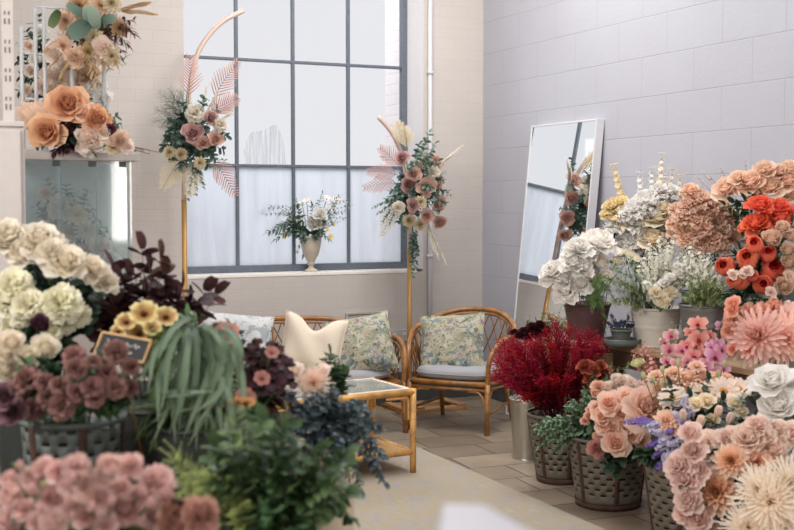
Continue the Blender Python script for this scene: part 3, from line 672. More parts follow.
def b_globe(r):
    """cupped coral peony: incurved outer petals round a crimson mouth"""
    b = MB()
    for i in range(20):
        f = i / 19
        petal(b, i * GA, lerp(.05, .10, f), lerp(-.30, -.34, f), lerp(.62, .78, f), lerp(.42, .56, f), lerp(52, 92, f), lerp(-18, -34, f) + r.uniform(-6, 6), .45, .03, 'round', (.72, 1), 3, 4)
    for i in range(12):
        f = i / 11
        petal(b, i * GA + .5, lerp(.02, .16, f), -.14, lerp(.34, .46, f), .26, lerp(2, 22, f), lerp(-20, -2, f) + r.uniform(-8, 8), .5, .10, 'round', (0, .3), 2, 3)
    return b
def b_bud(r):
    b = MB()
    for i in range(9):
        f = i / 8
        petal(b, i * GA, lerp(.02, .05, f), -.42, lerp(.85, .92, f), lerp(.40, .52, f), lerp(24, 52, f), lerp(-24, -42, f), .55, .02, 'round', (.3, lerp(.7, 1, f)), 3, 4)
    return b
def b_hydrangea(r, N=80, q=1.25):
    b = MB()
    for i in range(N):
        zc = 1 - (i + .5) / N * 1.45; rr = math.sqrt(max(0, 1 - zc * zc)); a = i * GA
        n = V((rr * math.cos(a), rr * math.sin(a), zc)); c = n * .40 * r.uniform(.92, 1.06); x = n.orthogonal().normalized(); y = n.cross(x); ph = r.uniform(0, 1.5)
        for k in range(4):
            th = ph + k * pi / 2; d = x * math.cos(th) + y * math.sin(th); e = n.cross(d); L = .105 * q
            i0 = b.vert(c, 0.); i1 = b.vert(c + d * L * .55 + e * L * .5 + n * .018, .7); i2 = b.vert(c + d * L * 1.1 + n * .004, 1); i3 = b.vert(c + d * L * .55 - e * L * .5 + n * .018, .7)
            b.face(i0, i3, i2, i1)
    return b
def b_hellebore(r, N=6):
    b = MB()
    for i in range(N):
        petal(b, i * 2 * pi / N + r.uniform(-.1, .1), .03, 0, .47, .44, 44, 84 + r.uniform(-8, 8), .22, .03, 'round', (.15, 1), 4, 4)
    for i in range(22):
        a = i * GA; q = .10 * math.sqrt(i / 22); b.tube([(q * .4 * math.cos(a), q * .4 * math.sin(a), 0), (q * math.cos(a), q * math.sin(a), .13)], .008, 3, False, 0.)
        b.ball((q * math.cos(a), q * math.sin(a), .135), .018, 4, .0)
    return b
def b_orchid(r):
    b = MB()
    for a in (90, 210, 330): petal(b, rad(a), .03, 0, .46, .26, 66, 92, .2, .02, 'point', (.35, 1), 3, 4)
    for a in (25, 155): petal(b, rad(a), .03, .015, .48, .46, 62, 92, .18, .05, 'round', (.35, 1), 4, 4)
    petal(b, rad(270), .02, .04, .26, .20, 20, 78, .5, .05, 'point', (0, .05), 3, 4)
    for a in (240, 300): petal(b, rad(a), .02, .03, .15, .12, 10, 30, .5, 0, 'round', (0, .1), 2, 3)
    b.ball((0, .02, .07), .045, 6, 0.05)
    return b
SHAPE = dict(rose=b_rose, peony=b_peony, ranunculus=b_ranunculus, carnation=b_carnation, chrysanthemum=b_mum, dahlia=b_dahlia, spider_mum=b_spider, daisy=b_daisy, globe=b_globe, bud=b_bud, hydrangea=b_hydrangea, hellebore=b_hellebore, orchid=b_orchid)
_bc = {}
def bloom_mesh(shape, mat):
    k = (shape, mat.name)
    if k not in _bc: _bc[k] = [SHAPE[shape](random.Random(11 + 5 * i)).mesh(shape + '_bloom', mat) for i in range(2)]
    return R.choice(_bc[k])
def leaf_into(b, p, d, up, L, W, shape='point', fold=.25, curl=.3, t=(0, 1), nv=4, tw=0.):
    p = V(p); d = V(d).normalized(); s = d.cross(V(up)); s = s.normalized() if s.length > 1e-4 else d.orthogonal().normalized(); n = s.cross(d)
    if tw: q = Quaternion(d, tw); s = q @ s; n = q @ n
    rows = []; ts = []; pf = PROF[shape]; c = V(p)
    for i in range(nv + 1):
        f = i / nv; dd = (d * math.cos(curl * f) - n * math.sin(curl * f))
        if i: c = c + dd * (L / nv)
        w = W / 2 * pf(f) if f < 1 or shape != 'point' else 0.001
        nn = n * math.cos(curl * f) + d * math.sin(curl * f)
        rows.append([c - s * w + nn * w * fold, c, c + s * w + nn * w * fold]); ts.append(lerp(t[0], t[1], f))
    b.grid(rows, ts)
G = {}
def pm(name, c0, c1, rough=.6, trans=.28, jit=.1, **k):
    if trans >= .25:
        up = lambda c: tuple(x ** .74 for x in c[:3]) + (1,)
        if 'mid' not in k and 'pos' not in k: c0 = tuple(a * .6 + b * .4 for a, b in zip(c0, c1))
        c0 = c0 if 'mid' in k else up(c0); c1 = up(c1)
    G[name] = petal_mat(name, c0, c1, rough, trans + (.14 if trans >= .25 else .04), jit, **k)
pm('leaf_green', rgb(50, 74, 46), rgb(84, 110, 74), .5, .2, .18)
pm('leaf_dark', rgb(38, 56, 42), rgb(60, 84, 62), .45, .15, .18)
pm('stem_green', rgb(78, 98, 60), rgb(104, 124, 80), .6, 0., .1)
pm('stem_brown', rgb(86, 66, 48), rgb(110, 84, 62), .7, 0., .1)
def leaf_mesh(L, W, shape='point', mat=None):
    k = ('leaf', L, W, shape, mat.name)
    if k not in _bc:
        _bc[k] = []
        for i in range(2):
            b = MB(); b.tube([(0, 0, 0), (L * .18, 0, L * .02)], L * .012, 4, False); leaf_into(b, (L * .16, 0, L * .02), (1, 0, .12), (0, 0, 1), L * .84, W, shape, .25, .5 + .3 * i); _bc[k].append(b.mesh('leaf', mat))
    return R.choice(_bc[k])
REG = []       # every stem: object, kind phrase, container phrase, point seen from the lens
def curve_to(base, mouth, tip, n, lean=.0):
    a, m, c = V(base), V(mouth), V(tip); d = (c - m).length
    k = c - V(n) * d * .35
    return spline([a, m, m.lerp(k, .55) + V((0, 0, d * .10)), c], 5)
def flower(name, cat, shape, mat, pos, n, size, base, mouth, kind, where, leafm=None, nleaf=2, leafsz=(.06, .03), stemr=.0022, stem_mat='stem_green', group=None):
    n = V(n).normalized(); t = thing(name, '', cat, base); t['label'] = kind
    B = V(base); org = V(pos) - n * size * .18
    o = link('bloom', bloom_mesh(shape, mat), t, org - B)
    q = V((0, 0, 1)).rotation_difference(n) @ Quaternion((0, 0, 1), R.uniform(0, 6.28)); o.rotation_mode = 'QUATERNION'; o.rotation_quaternion = q; o.scale = (size,) * 3
    pts = curve_to(base, mouth, org, n); b = MB(); b.tube([p - B for p in pts], stemr, 5, True, [i / len(pts) for i in range(len(pts))]); b.build('stem', G[stem_mat], t)
    if leafm is not None:
        for i in range(nleaf):
            f = R.uniform(.55, .93); j = int(f * (len(pts) - 1)); p = pts[j]; d = (pts[j + 1] - pts[j - 1]).normalized()
            a = R.uniform(0, 6.28); s = d.orthogonal().normalized(); s = Quaternion(d, a) @ s; s = (s + d * .5).normalized()
            lo = link('leaf', leaf_mesh(leafsz[0], leafsz[1], 'point', leafm), t, p - B); lo.rotation_mode = 'QUATERNION'; lo.rotation_quaternion = s.to_track_quat('X', 'Z'); lo.scale = (R.uniform(.8, 1.2),) * 3
    REG.append((t, kind, where, V(pos) + n * size * .1, group)); return t
class Can:
    """where a bunch stands: mouth centre, radius, floor of the vessel"""
    def __init__(s, c, r, zbase, h): s.c = V((c[0], c[1], 0)); s.r = r; s.zb = zbase; s.h = h
    def roots(s, pos):
        d = V((pos[0], pos[1], 0)) - s.c; L = d.length; d = d / L if L > 1e-5 else V((1, 0, 0))
        k = min(.72 * s.r, L * .6) * R.uniform(.6, 1)
        j = V((R.uniform(-1, 1), R.uniform(-1, 1), 0)) * s.r * .18
        m = s.c + d * k + j; bq = s.c - d * k * .2 + j
        return V((bq.x, bq.y, s.zb + .02)), V((m.x, m.y, s.zb + s.h))
    def out(s, pos, up=.55, cam=.35):
        c = V((s.c.x, s.c.y, s.zb + s.h)); d = (V(pos) - c).normalized()
        return (d + V((0, 0, up)) + (EYE - V(pos)).normalized() * cam).normalized()
def bunch(can, items, t0, name, cat, shape, mat, kind, where, dome=.9, leafm='leaf_green', nleaf=2, leafsz=(.06, .03), cam=.35, up=.4, scale=1.0, stem='stem_green', jit=.02, stemr=.0022):
    """items: (u, v, size in px[, depth nudge in m]); a bloom nearer the bunch middle stands a little closer"""
    us = [i[0] for i in items]; cu = sum(us) / len(us); w = max(20, max(us) - min(us)) / 2
    for it in items:
        u, v, s = it[:3]; dt = it[3] if len(it) > 3 else 0
        tt = t0 - dome * .10 * (1 - ((u - cu) / w) ** 2) + dt + R.uniform(-jit, jit)
        pos = P(u, v, tt); bs, mo = can.roots(pos)
        flower(name, cat, shape, G[mat], pos, can.out(pos, up, cam), s * tt / F * 1.24 * scale, bs, mo, kind, where, G[leafm] if leafm else None, nleaf, leafsz, stemr, stem)
def foliage(name, cat, can, tip, kind, where, leaf, mat, L=.05, W=.03, n=14, pairs=True, start=.35, stem='stem_green', fold=.2, curl=.4, sag=0., stemr=.002, taper=.4, spread=.8, parts=('leaves',), roots=None, shape='point'):
    """a cut branch: bare stem below, leaves (one mesh) along the upper part"""
    tip = V(tip); bs, mo = roots or can.roots(tip); t = thing(name, kind, cat, bs); B = V(bs)
    d = (tip - mo).length; pts = spline([bs, mo, mo.lerp(tip, .5) + V((0, 0, d * (.12 + sag))), tip], 7); m = len(pts)
    b = MB(); b.tube([p - B for p in pts], [stemr * (1 - .6 * i / m) for i in range(m)], 5, True, [i / m for i in range(m)]); b.build('stem', G[stem], t)
    b = MB()
    for i in range(n):
        f = start + (1 - start) * (i + .5) / n; j = f * (m - 1); j0 = min(int(j), m - 2); p = pts[j0].lerp(pts[j0 + 1], j - j0) - B; dr = (pts[j0 + 1] - pts[j0]).normalized()
        sd = dr.orthogonal().normalized(); sz = (1 - taper * (f - start) / (1 - start)) * R.uniform(.8, 1.15)
        for k in range(2 if pairs else 1):
            a = i * 1.57 + k * pi + R.uniform(-.4, .4); s = Quaternion(dr, a) @ sd; dd = (s * spread + dr * (1 - spread * .5) + V((0, 0, -.12))).normalized()
            leaf(b, p, dd, dr, L * sz, W * sz, shape, fold, curl)
    leaf(b, pts[-1] - B, (pts[-1] - pts[-2]), V((0, 0, 1)), L * .8, W * .8, shape, fold, curl)
    b.build(parts[0], G[mat], t)
    REG.append((t, kind, where, V(pts[-1]) * .75 + V(pts[-4]) * .25, None)); return t
def L_plain(b, p, d, up, L, W, shape, fold, curl):
    leaf_into(b, p, d, (0, 0, 1) if abs(V(d).normalized().z) < .9 else (1, 0, 0), L, W, shape, fold, curl * R.uniform(.5, 1.5), (0, 1), 3, R.uniform(-.5, .5))
def L_round(b, p, d, up, L, W, shape, fold, curl): leaf_into(b, p, d, (0, 0, 1) if abs(V(d).normalized().z) < .9 else (1, 0, 0), L, W, 'round', fold, curl, (0, 1), 4, R.uniform(-.8, .8))
def L_fern(b, p, d, up, L, W, shape, fold, curl):
    """a pinna: short rib with tiny leaflets on both sides"""
    d = V(d).normalized(); s = d.cross(V(up)); s = s.normalized() if s.length > 1e-4 else d.orthogonal(); k = 5
    for i in range(k):
        f = (i + .5) / k; q = V(p) + d * L * f + V((0, 0, -.1 * L * f * f))
        for sg in (-1, 1): leaf_into(b, q, d * .6 + s * sg, V(up), W * (1.1 - f * .7), W * .42, 'point', .1, .2, (f, 1), 2)
    b.tube([p, V(p) + d * L], W * .04, 3, False)
def L_fluff(b, p, d, up, L, W, shape, fold, curl):
    """a tuft of fine threads"""
    d = V(d).normalized()
    for i in range(7):
        q = (d + V((R.uniform(-1, 1), R.uniform(-1, 1), R.uniform(-.6, 1))) * .8).normalized(); leaf_into(b, V(p) + d * L * .2 * R.random(), q, V((0, 0, 1)), L * R.uniform(.5, 1), W * .16, 'strap', .1, .6, (0, 1), 2)
def L_florets(b, p, d, up, L, W, shape, fold, curl):
    """little round blossoms on a short stalk"""
    d = V(d).normalized(); c = V(p) + d * L; b.tube([p, c], W * .05, 3, False, 0)
    for k in range(5):
        a = k * 1.257 + R.random(); x = d.orthogonal().normalized(); y = d.cross(x); e = x * math.cos(a) + y * math.sin(a)
        leaf_into(b, c, e + d * .7, d, W * .6, W * .55, 'round', .3, .6, (.5, 1), 2)
    b.ball(c + d * W * .08, W * .12, 4, .3)
# ------------------------------------------------------------------ vessels
M['zinc'] = plain('aged_zinc', rgb(132, 132, 130), .42, .5, var=.16, scale=7, stretch=(1, 1, 4))
M['white_zinc'] = plain('whitewashed_zinc', rgb(214, 208, 196), .5, .0, var=.08, scale=9)
M['silver'] = plain('galvanised_silver', rgb(182, 178, 168), .28, .8, var=.08, scale=6)
M['burgundy_pot'] = plain('burgundy_enamel', rgb(88, 62, 62), .5, 0, var=.14, scale=12)
M['olive'] = plain('grey_green_paint', rgb(106, 98, 85), .6, 0, var=.14, scale=14)
M['slate'] = plain('dark_grey_green_paint', rgb(92, 98, 94), .6, 0, var=.12, scale=14)
M['rust'] = plain('rusty_iron', rgb(72, 48, 38), .75, .1, var=.35, scale=30, bump=.3)
M['dark_zinc'] = plain('dark_green_enamel', rgb(44, 48, 44), .55, 0, var=.12, scale=10)
M['liner'] = plain('dark_liner', rgb(30, 27, 24), .9)
M['beige_pot'] = plain('beige_stoneware', rgb(196, 180, 156), .7, var=.06)
def slotted(label, c, zb, rt, rb, h, mat, group=None):
    """olive-harvest bucket: slotted staves, riveted straps, rusty foot hoop"""
    t = thing('slotted_bucket', label, 'bucket', (c[0], c[1], zb), R.uniform(0, 1), group)
    nt, rows = 108, 11; zs = [.075 * h]
    for i in range(rows): zs += [.075 * h + (h * .88) * (i + .70) / rows, .075 * h + (h * .88) * (i + 1) / rows]
    rr = lambda z: rb + (rt - rb) * z / h
    b = MB(); st = len(b.v)
    for z in zs:
        for k in range(nt): b.vert((rr(z) * math.cos(2 * pi * k / nt), rr(z) * math.sin(2 * pi * k / nt), z))
    for i in range(len(zs) - 1):
        row = i // 2
        for k in range(nt):
            q = (k + (3 if row % 2 else 0)) % 6
            if i % 2 == 1 and q in (1, 2, 3) and 0 < row < rows: continue
            k2 = (k + 1) % nt; b.face(i * nt + k, i * nt + k2, (i + 1) * nt + k2, (i + 1) * nt + k)
    o = b.build('staves', mat, t); sm = o.modifiers.new('gauge', 'SOLIDIFY'); sm.thickness = .0025; sm.offset = -1
    b = MB(); b.lathe([(0, .01), (rb - .012, .01), (rt - .016, h - .05), (rt - .02, h - .05), (0, h - .05)], 40); b.build('liner', M['liner'], t)
    b = MB(); b.lathe([(rb - .004, 0), (rb + .004, 0), (rr(.03) + .005, .03), (rr(.085 * h) + .004, .085 * h), (rr(.085 * h) - .002, .085 * h)], 48); b.build('foot_hoop', M['rust'], t)
    b = MB(); b.lathe([(rt - .004, h - .014), (rt + .003, h - .012), (rt + .006, h - .004), (rt + .002, h + .002), (rt - .004, h)], 48); b.build('rim', mat, t)
    for q in range(6):
        b = MB(); row = []
        for i in range(9):
            z = .02 + (h - .03) * i / 8; a0 = 2 * pi * q / 6; w = .010 / rr(z); row.append([((rr(z) + e) * math.cos(a0 + s * w), (rr(z) + e) * math.sin(a0 + s * w), z) for s, e in ((-1, .0005), (-.8, .0042), (.8, .0042), (1, .0005))])
        b.grid(row); b.build('strap', M['rust'], t)
    return Can(c, rt, zb, h)
def bucket(name, label, cat, c, zb, rt, rb, h, mat, ribs=(.82,), handles=False, n=40, liner=True):
    t = thing(name, label, cat, (c[0], c[1], zb)); prof = [(0, .006), (rb * .9, .006), (rb * .9, 0), (rb, 0)]
    m = 24
    for i in range(m + 1):
        f = i / m; r = rb + (rt - rb) * f
        for q in ribs:
            if abs(f - q) < .02: r += .0035
        prof.append((r, h * f))
    b = MB(); b.lathe(prof + [(rt - .003, h), (rb * .95, .012), (0, .012)], n); b.build('body', mat, t)
    b = MB(); b.lathe([(rt - .003, h - .006), (rt + .003, h - .008), (rt + .006, h), (rt + .002, h + .005), (rt - .003, h + .002)], n); b.build('rim', mat, t)
    if liner: b = MB(); b.lathe([(rt - .004, h - .035), (0, h - .035)], n); b.build('soil', M['liner'], t)
    if handles:
        for s in (-1, 1):
            d = RIGHT * s; b = MB(); pts = [V((0, 0, h * .9)) + d * (rt + .001), V((0, 0, h * .88)) + d * (rt + .028), V((0, 0, h * .62)) + d * (rt * .93 + .03), V((0, 0, h * .58)) + d * (lerp(rb, rt, .58))]
            b.tube(spline(pts, 4), .004, 6); b.build('handle', mat, t)
    return Can(c, rt, zb, h)
def xy(u, t): q = P(u, 202, t); return (q.x, q.y)
SB = SZ + .0005
C1c = xy(588, 5.92)
crate('slatted crate carrying the burgundy pot left of the long bench', C1c[0] - .14, C1c[1] - .14, C1c[0] + .14, C1c[1] + .14, .69, M['stage'])
C1 = bucket('burgundy_pot', 'burgundy enamel pot of white peonies beside the leaning mirror', 'pot', C1c, .6905, .120, .085, .185, M['burgundy_pot'], (.93,))
C2 = bucket('white_bucket', 'whitewashed metal bucket with side handles on the wooden bench', 'bucket', xy(658, 5.7), SB, .124, .092, .188, M['white_zinc'], (.9, .5), True)
C3 = bucket('zinc_bucket', 'grey zinc bucket with fluffy green filling on the bench behind the orchids', 'bucket', xy(705, 5.45), SB, .112, .085, .225, M['zinc'], (.9, .6, .55))
C4 = bucket('zinc_bucket', 'zinc bucket of cream and yellow flowers behind the whitewashed bucket', 'bucket', xy(650, 6.02), SB, .10, .08, .26, M['zinc'])
C5 = bucket('zinc_bucket', 'zinc bucket of peach carnations near the right wall', 'bucket', xy(702, 5.80), SB, .095, .075, .26, M['zinc'])
C6 = bucket('zinc_bucket', 'tall zinc bucket of coral peonies on the bench', 'bucket', xy(760, 5.22), SB, .10, .08, .32, M['zinc'])
C7 = bucket('zinc_bucket', 'zinc bucket of apricot roses against the right wall', 'bucket', xy(772, 5.50), SB, .085, .07, .34, M['zinc'])
C8 = bucket('zinc_bucket', 'low zinc bucket of coral chrysanthemums at the bench front', 'bucket', xy(790, 4.93), SB, .10, .085, .15, M['zinc'])
S1 = bucket('silver_bucket', 'tall galvanised silver bucket on the floor behind the red dried flowers', 'bucket', xy(529, 6.22), 0, .098, .078, .33, M['silver'], (.95, .05))
B1 = slotted('grey-green slotted bucket holding the red dried flowers', xy(562, 5.72), 0, .168, .112, .345, M['olive'])
B2 = slotted('grey-green slotted bucket of peach roses, rusty foot fully in view', xy(611, 5.27), 0, .190, .146, .325, M['olive'])
B3 = slotted('grey-green slotted bucket under the lavender at the lower right', xy(694, 4.70), 0, .195, .146, .335, M['olive'])
B4 = slotted('slotted bucket of blush dahlias in the lower right corner', xy(765, 4.0), 0, .19, .146, .335, M['olive'])
B5 = bucket('zinc_bucket', 'zinc floor bucket of white roses at the right edge', 'bucket', xy(802, 4.42), 0, .12, .10, .40, M['zinc'])
L1 = slotted('dark slotted bucket of dusty mauve flowers on the left bench', xy(70, 2.8), LZ + .0005, .125, .10, .355, M['slate'])
L2 = bucket('enamel_bucket', 'dark enamel bucket of cream roses and ranunculus on the left bench', 'bucket', xy(35, 3.22), LZ + .0005, .12, .10, .36, M['dark_zinc'])
L3 = bucket('enamel_bucket', 'dark enamel bucket of burgundy smoke-bush foliage on the left bench', 'bucket', xy(150, 3.38), LZ + .0005, .11, .09, .33, M['dark_zinc'])
L4 = bucket('enamel_bucket', 'dark enamel bucket of yellow-green hellebores behind the chalkboard sign', 'bucket', xy(152, 3.06), LZ + .0005, .095, .08, .33, M['dark_zinc'])
L5 = bucket('enamel_bucket', 'dark enamel bucket of drooping strap leaves on the left bench', 'bucket', xy(196, 2.76), LZ + .0005, .10, .08, .34, M['dark_zinc'])
L6 = bucket('enamel_bucket', 'dark enamel bucket of dark chocolate orchids on the left bench', 'bucket', xy(245, 3.12), LZ + .0005, .085, .07, .30, M['dark_zinc'])
L8 = bucket('tall_pot', 'tall beige stoneware floor pot under the blue-grey eucalyptus', 'pot', xy(322, 3.42), 0, .10, .085, .70, M['beige_pot'], (.96,))
L9 = bucket('enamel_bucket', 'dark enamel bucket of bright green foliage at the front left', 'bucket', xy(255, 2.38), .3005, .12, .10, .40, M['dark_zinc'])
L10 = bucket('enamel_bucket', 'dark enamel bucket of pink peonies at the bottom left', 'bucket', xy(95, 2.12), .3005, .13, .11, .45, M['dark_zinc'])
# zinc tray with a small dark lavender pot between burgundy pot and white bucket
q = P(621, 338, 5.72)
t = thing('zinc_tray', 'flat slate-grey tray on the bench left of the whitewashed bucket', 'tray', (q.x, q.y, SB))
b = MB(); b.lathe([(0, 0), (.082, 0), (.09, .005), (.096, .034), (.093, .034), (.086, .008), (0, .008)], 36); b.build('dish', M['slate'], t)
b = MB(); b.tube([(.0945 * math.cos(a * pi / 18), .0945 * math.sin(a * pi / 18), .034) for a in range(37)], .003, 5, False); b.build('rolled_rim', M['zinc'], t)
CT = bucket('small_pot', 'small dark pot of lavender standing in the grey tray', 'pot', (q.x, q.y), SB + .0085, .05, .04, .07, M['slate'])
# urn on the sill
q = PY(311, 271, YB + .055); UZ = wz0 - .002
t = thing('footed_urn', 'beige footed stone urn on the window sill holding white flowers', 'urn', (q.x, q.y, UZ)); k = .238
M['urn'] = plain('beige_stone', rgb(196, 184, 168), .7, var=.12, scale=20)
b = MB(); b.lathe([(r, z * k) for r, z in ((0, .0), (.042, 0), (.045, .03), (.043, .06), (.028, .085), (.017, .12), (.016, .17), (.024, .2), (.027, .23), (.022, .27), (.030, .33), (.052, .5), (.064, .68), (.070, .85), (.073, .97), (.078, 1.0), (.076, 1.02), (.07, 1.0), (.06, .7), (0, .5))], 32); b.build('body', M['urn'], t)
b = MB(); b.box((-.05, -.05, -.0), (.05, .05, .006)); b.build('plinth', M['urn'], t, smooth=False, bevel=.002)
CU = Can((q.x, q.y), .07, UZ + .12, .12)
# ------------------------------------------------------------------ flowers on the right
pm('white', rgb(240, 234, 222), rgb(247, 243, 237), .6, .3, .05)
pm('blush_white', rgb(236, 200, 178), rgb(247, 232, 216), .6, .3, .06)
pm('cream', rgb(234, 204, 140), rgb(246, 234, 206), .6, .3, .06)
pm('butter', rgb(238, 206, 128), rgb(244, 222, 164), .6, .3, .06)
pm('pale_orange_base', rgb(232, 130, 90), rgb(247, 238, 226), .6, .3, .05, pos=(.0, .45))
pm('peach', rgb(238, 172, 136), rgb(248, 208, 180), .6, .3, .07)
pm('apricot', rgb(232, 170, 134), rgb(246, 214, 186), .6, .3, .06)
pm('coral', rgb(196, 32, 44), rgb(246, 122, 88), .55, .3, .08, mid=(.45, rgb(226, 70, 56)))
pm('coral_full', rgb(216, 62, 50), rgb(246, 112, 76), .55, .3, .08)
pm('coral_pink', rgb(238, 158, 134), rgb(248, 206, 190), .6, .3, .05)
pm('salmon', rgb(232, 130, 98), rgb(242, 174, 146), .6, .3, .06)
pm('tan_blush', rgb(196, 146, 108), rgb(226, 192, 164), .6, .25, .08)
pm('orchid_coral', rgb(150, 14, 52), rgb(236, 166, 150), .5, .26, .08, mid=(.3, rgb(222, 108, 104)))
pm('orchid_pink', rgb(160, 14, 76), rgb(236, 184, 188), .5, .26, .08, mid=(.3, rgb(214, 110, 128)))
pm('orchid_magenta', rgb(140, 10, 80), rgb(226, 172, 196), .5, .26, .08, mid=(.3, rgb(204, 110, 150)))
pm('peach_rose', rgb(240, 156, 120), rgb(250, 218, 196), .6, .3, .05)
pm('pale_peach', rgb(240, 178, 138), rgb(248, 218, 194), .6, .3, .05)
pm('rust_bloom', rgb(110, 44, 36), rgb(176, 88, 68), .6, .2, .12)
pm('dusty_rose', rgb(176, 92, 88), rgb(214, 144, 134), .6, .25, .1)
pm('daisy_mum', rgb(238, 184, 92), rgb(248, 228, 210), .6, .3, .05, pos=(.0, .5))
pm('purple', rgb(78, 56, 140), rgb(136, 112, 184), .6, .2, .14)
pm('lilac', rgb(150, 134, 188), rgb(206, 198, 222), .6, .25, .08)
pm('blush', rgb(240, 190, 166), rgb(250, 228, 212), .6, .3, .05)
pm('blush_brown', rgb(146, 72, 40), rgb(248, 220, 196), .6, .3, .05, mid=(.42, rgb(232, 178, 138)))
pm('pink_pale', rgb(238, 186, 172), rgb(248, 220, 208), .6, .3, .05)
pm('ivory_spider', rgb(224, 196, 156), rgb(244, 230, 210), .6, .3, .05)
pm('green_ball', rgb(186, 190, 128), rgb(224, 220, 176), .6, .2, .06)
pm('red_dry', rgb(80, 6, 20), rgb(166, 16, 44), .6, .15, .07)
pm('red_stem', rgb(54, 12, 16), rgb(104, 14, 28), .7, 0, .1)
pm('sage', rgb(92, 116, 92), rgb(142, 162, 132), .6, .15, .1)
pm('dusty_miller', rgb(150, 164, 146), rgb(200, 208, 196), .8, .15, .06)
pm('fern', rgb(76, 108, 64), rgb(138, 164, 106), .6, .2, .1)
pm('fluff_green', rgb(112, 130, 80), rgb(178, 188, 136), .7, .2, .08)
pm('pitto', rgb(78, 104, 78), rgb(138, 160, 128), .5, .15, .1)
pm('white_floret', rgb(206, 206, 164), rgb(242, 240, 228), .6, .3, .04)
pm('tiny_peach', rgb(220, 140, 110), rgb(244, 194, 168), .6, .3, .06)
pm('navy', rgb(36, 40, 62), rgb(74, 78, 108), .6, .1, .12)
bunch(C1, [(578, 246, 24), (599, 239, 32), (573, 262, 22), (552, 270, 24), (563, 279, 20), (566, 290, 24), (555, 283, 16), (546, 273, 16), (581, 284, 18), (590, 252, 20), (584, 268, 18), (571, 254, 18), (610, 247, 18)], 5.9, 'peony', 'flower', 'peony', 'white', 'white ruffled peony stem', 'in the burgundy pot', 1.2, 'leaf_dark', 2)
bunch(C1, [(601, 261, 18), (591, 274, 19), (607, 274, 14), (619, 260, 13)], 5.85, 'ranunculus', 'flower', 'ranunculus', 'pale_orange_base', 'white bloom with orange underside', 'in the burgundy pot', .3, 'leaf_dark', 1)
bunch(C1, [(617, 250, 19), (632, 255, 20)], 5.88, 'open_rose', 'flower', 'hellebore', 'cream', 'open cream flower with yellow centre', 'above the burgundy pot', 0, 'leaf_dark', 2)
for i, (u, v) in enumerate([(598, 285), (606, 290), (613, 297), (604, 312), (611, 282), (592, 306), (600, 300), (606, 334)]):
    foliage('fern_frond', 'fern', C1, P(u, v, 5.72), 'green fern frond', 'hanging from the burgundy pot', L_fern, 'fern', .06, .018, 13, True, .35, curl=.3, sag=.25, taper=.75)
bunch(C4, [(613, 204, 20), (607, 212, 14), (621, 200, 14), (618, 210, 12)], 6.0, 'yellow_carnation', 'flower', 'carnation', 'butter', 'butter-yellow ruffled flower', 'near the mirror edge', .3, 'leaf_dark', 2)
bunch(C4, [(653, 239, 24), (657, 217, 27), (661, 208, 20), (644, 222, 15)], 5.92, 'cream_rose', 'flower', 'rose', 'cream', 'cream rose stem', 'behind the whitewashed bucket', .3, 'leaf_dark', 2)
bunch(C4, [(623, 227, 10), (615, 217, 10)], 5.95, 'yellow_button', 'flower', 'ranunculus', 'butter', 'small round yellow flower', 'behind the burgundy pot', 0, None)
bunch(C4, [(631, 219, 26), (637, 206, 24), (648, 199, 28), (626, 236, 18), (640, 233, 18), (611, 224, 16), (632, 240, 16), (667, 200, 20), (672, 190, 18), (660, 189, 18), (646, 246, 16), (668, 228, 18), (643, 213, 20), (625, 212, 16)], 5.98, 'white_bloom', 'flower', 'carnation', 'white', 'white ruffled bloom', 'behind the whitewashed bucket', .5, 'leaf_dark', 2, scale=1.1)
def spike(can, root_tip, tip, mat, kind, where, n, sz, name='delphinium', cat='flower spike', shape=L_florets, start=.55):
    return foliage(name, cat, can, tip, kind, where, shape, mat, sz * .55, sz, n, True, start, 'stem_green', .2, .3, -.10, .0022, .65, .9, ('florets',))
for tip, m, kd in ((P(615, 169, 6.02), 'butter', 'pale yellow flower spike'), (P(662, 158, 6.05), 'cream', 'tall cream delphinium spike'), (P(672, 174, 6.08), 'cream', 'tall cream delphinium spike'), (P(640, 177, 6.05), 'white', 'white delphinium spike'), (P(652, 172, 6.1), 'white', 'white delphinium spike'), (P(680, 180, 6.1), 'cream', 'tall cream delphinium spike'), (P(664, 182, 6.0), 'white', 'white delphinium spike')):
    spike(C4, None, tip, m, kd, 'rising behind the whitewashed bucket', 24, .05)
for u, v in ((618, 232), (640, 250), (660, 252), (625, 242), (606, 226), (648, 230)):
    foliage('rose_leaf_stem', 'leafy stem', C4, P(u, v, 5.98), 'dark green leafy sprig', 'among the cream flowers', L_plain, 'leaf_dark', .06, .03, 8, True, .5)
# whitewashed bucket: dusty miller, white florets
for u, v in ((612, 262), (608, 278), (616, 290), (624, 300), (622, 270), (632, 262), (618, 280), (629, 286), (613, 300), (636, 276), (626, 256), (640, 292), (634, 303)):
    foliage('dusty_miller_sprig', 'leafy sprig', C2, P(u, v, 5.6 + R.uniform(-.05, .05)), 'pale grey-green feathery sprig', 'left in the whitewashed bucket', L_fluff, 'dusty_miller' if R.random() < .4 else 'fluff_green', .055, .03, 13, True, .3, taper=.3)
for u, v in ((650, 248), (660, 241), (672, 243), (682, 250), (690, 258), (645, 262), (656, 258), (666, 256), (676, 262), (650, 275), (662, 272), (688, 270), (672, 278), (640, 270), (655, 288), (680, 285), (696, 268), (668, 250), (646, 284)):
    foliage('white_filler_sprig', 'filler flower', C2, P(u, v, 5.58 + R.uniform(-.06, .06)), 'sprig of tiny white flowers', 'in the whitewashed bucket', L_florets, 'white_floret', .024, .022, 15, True, .5, taper=.2, parts=('florets',))
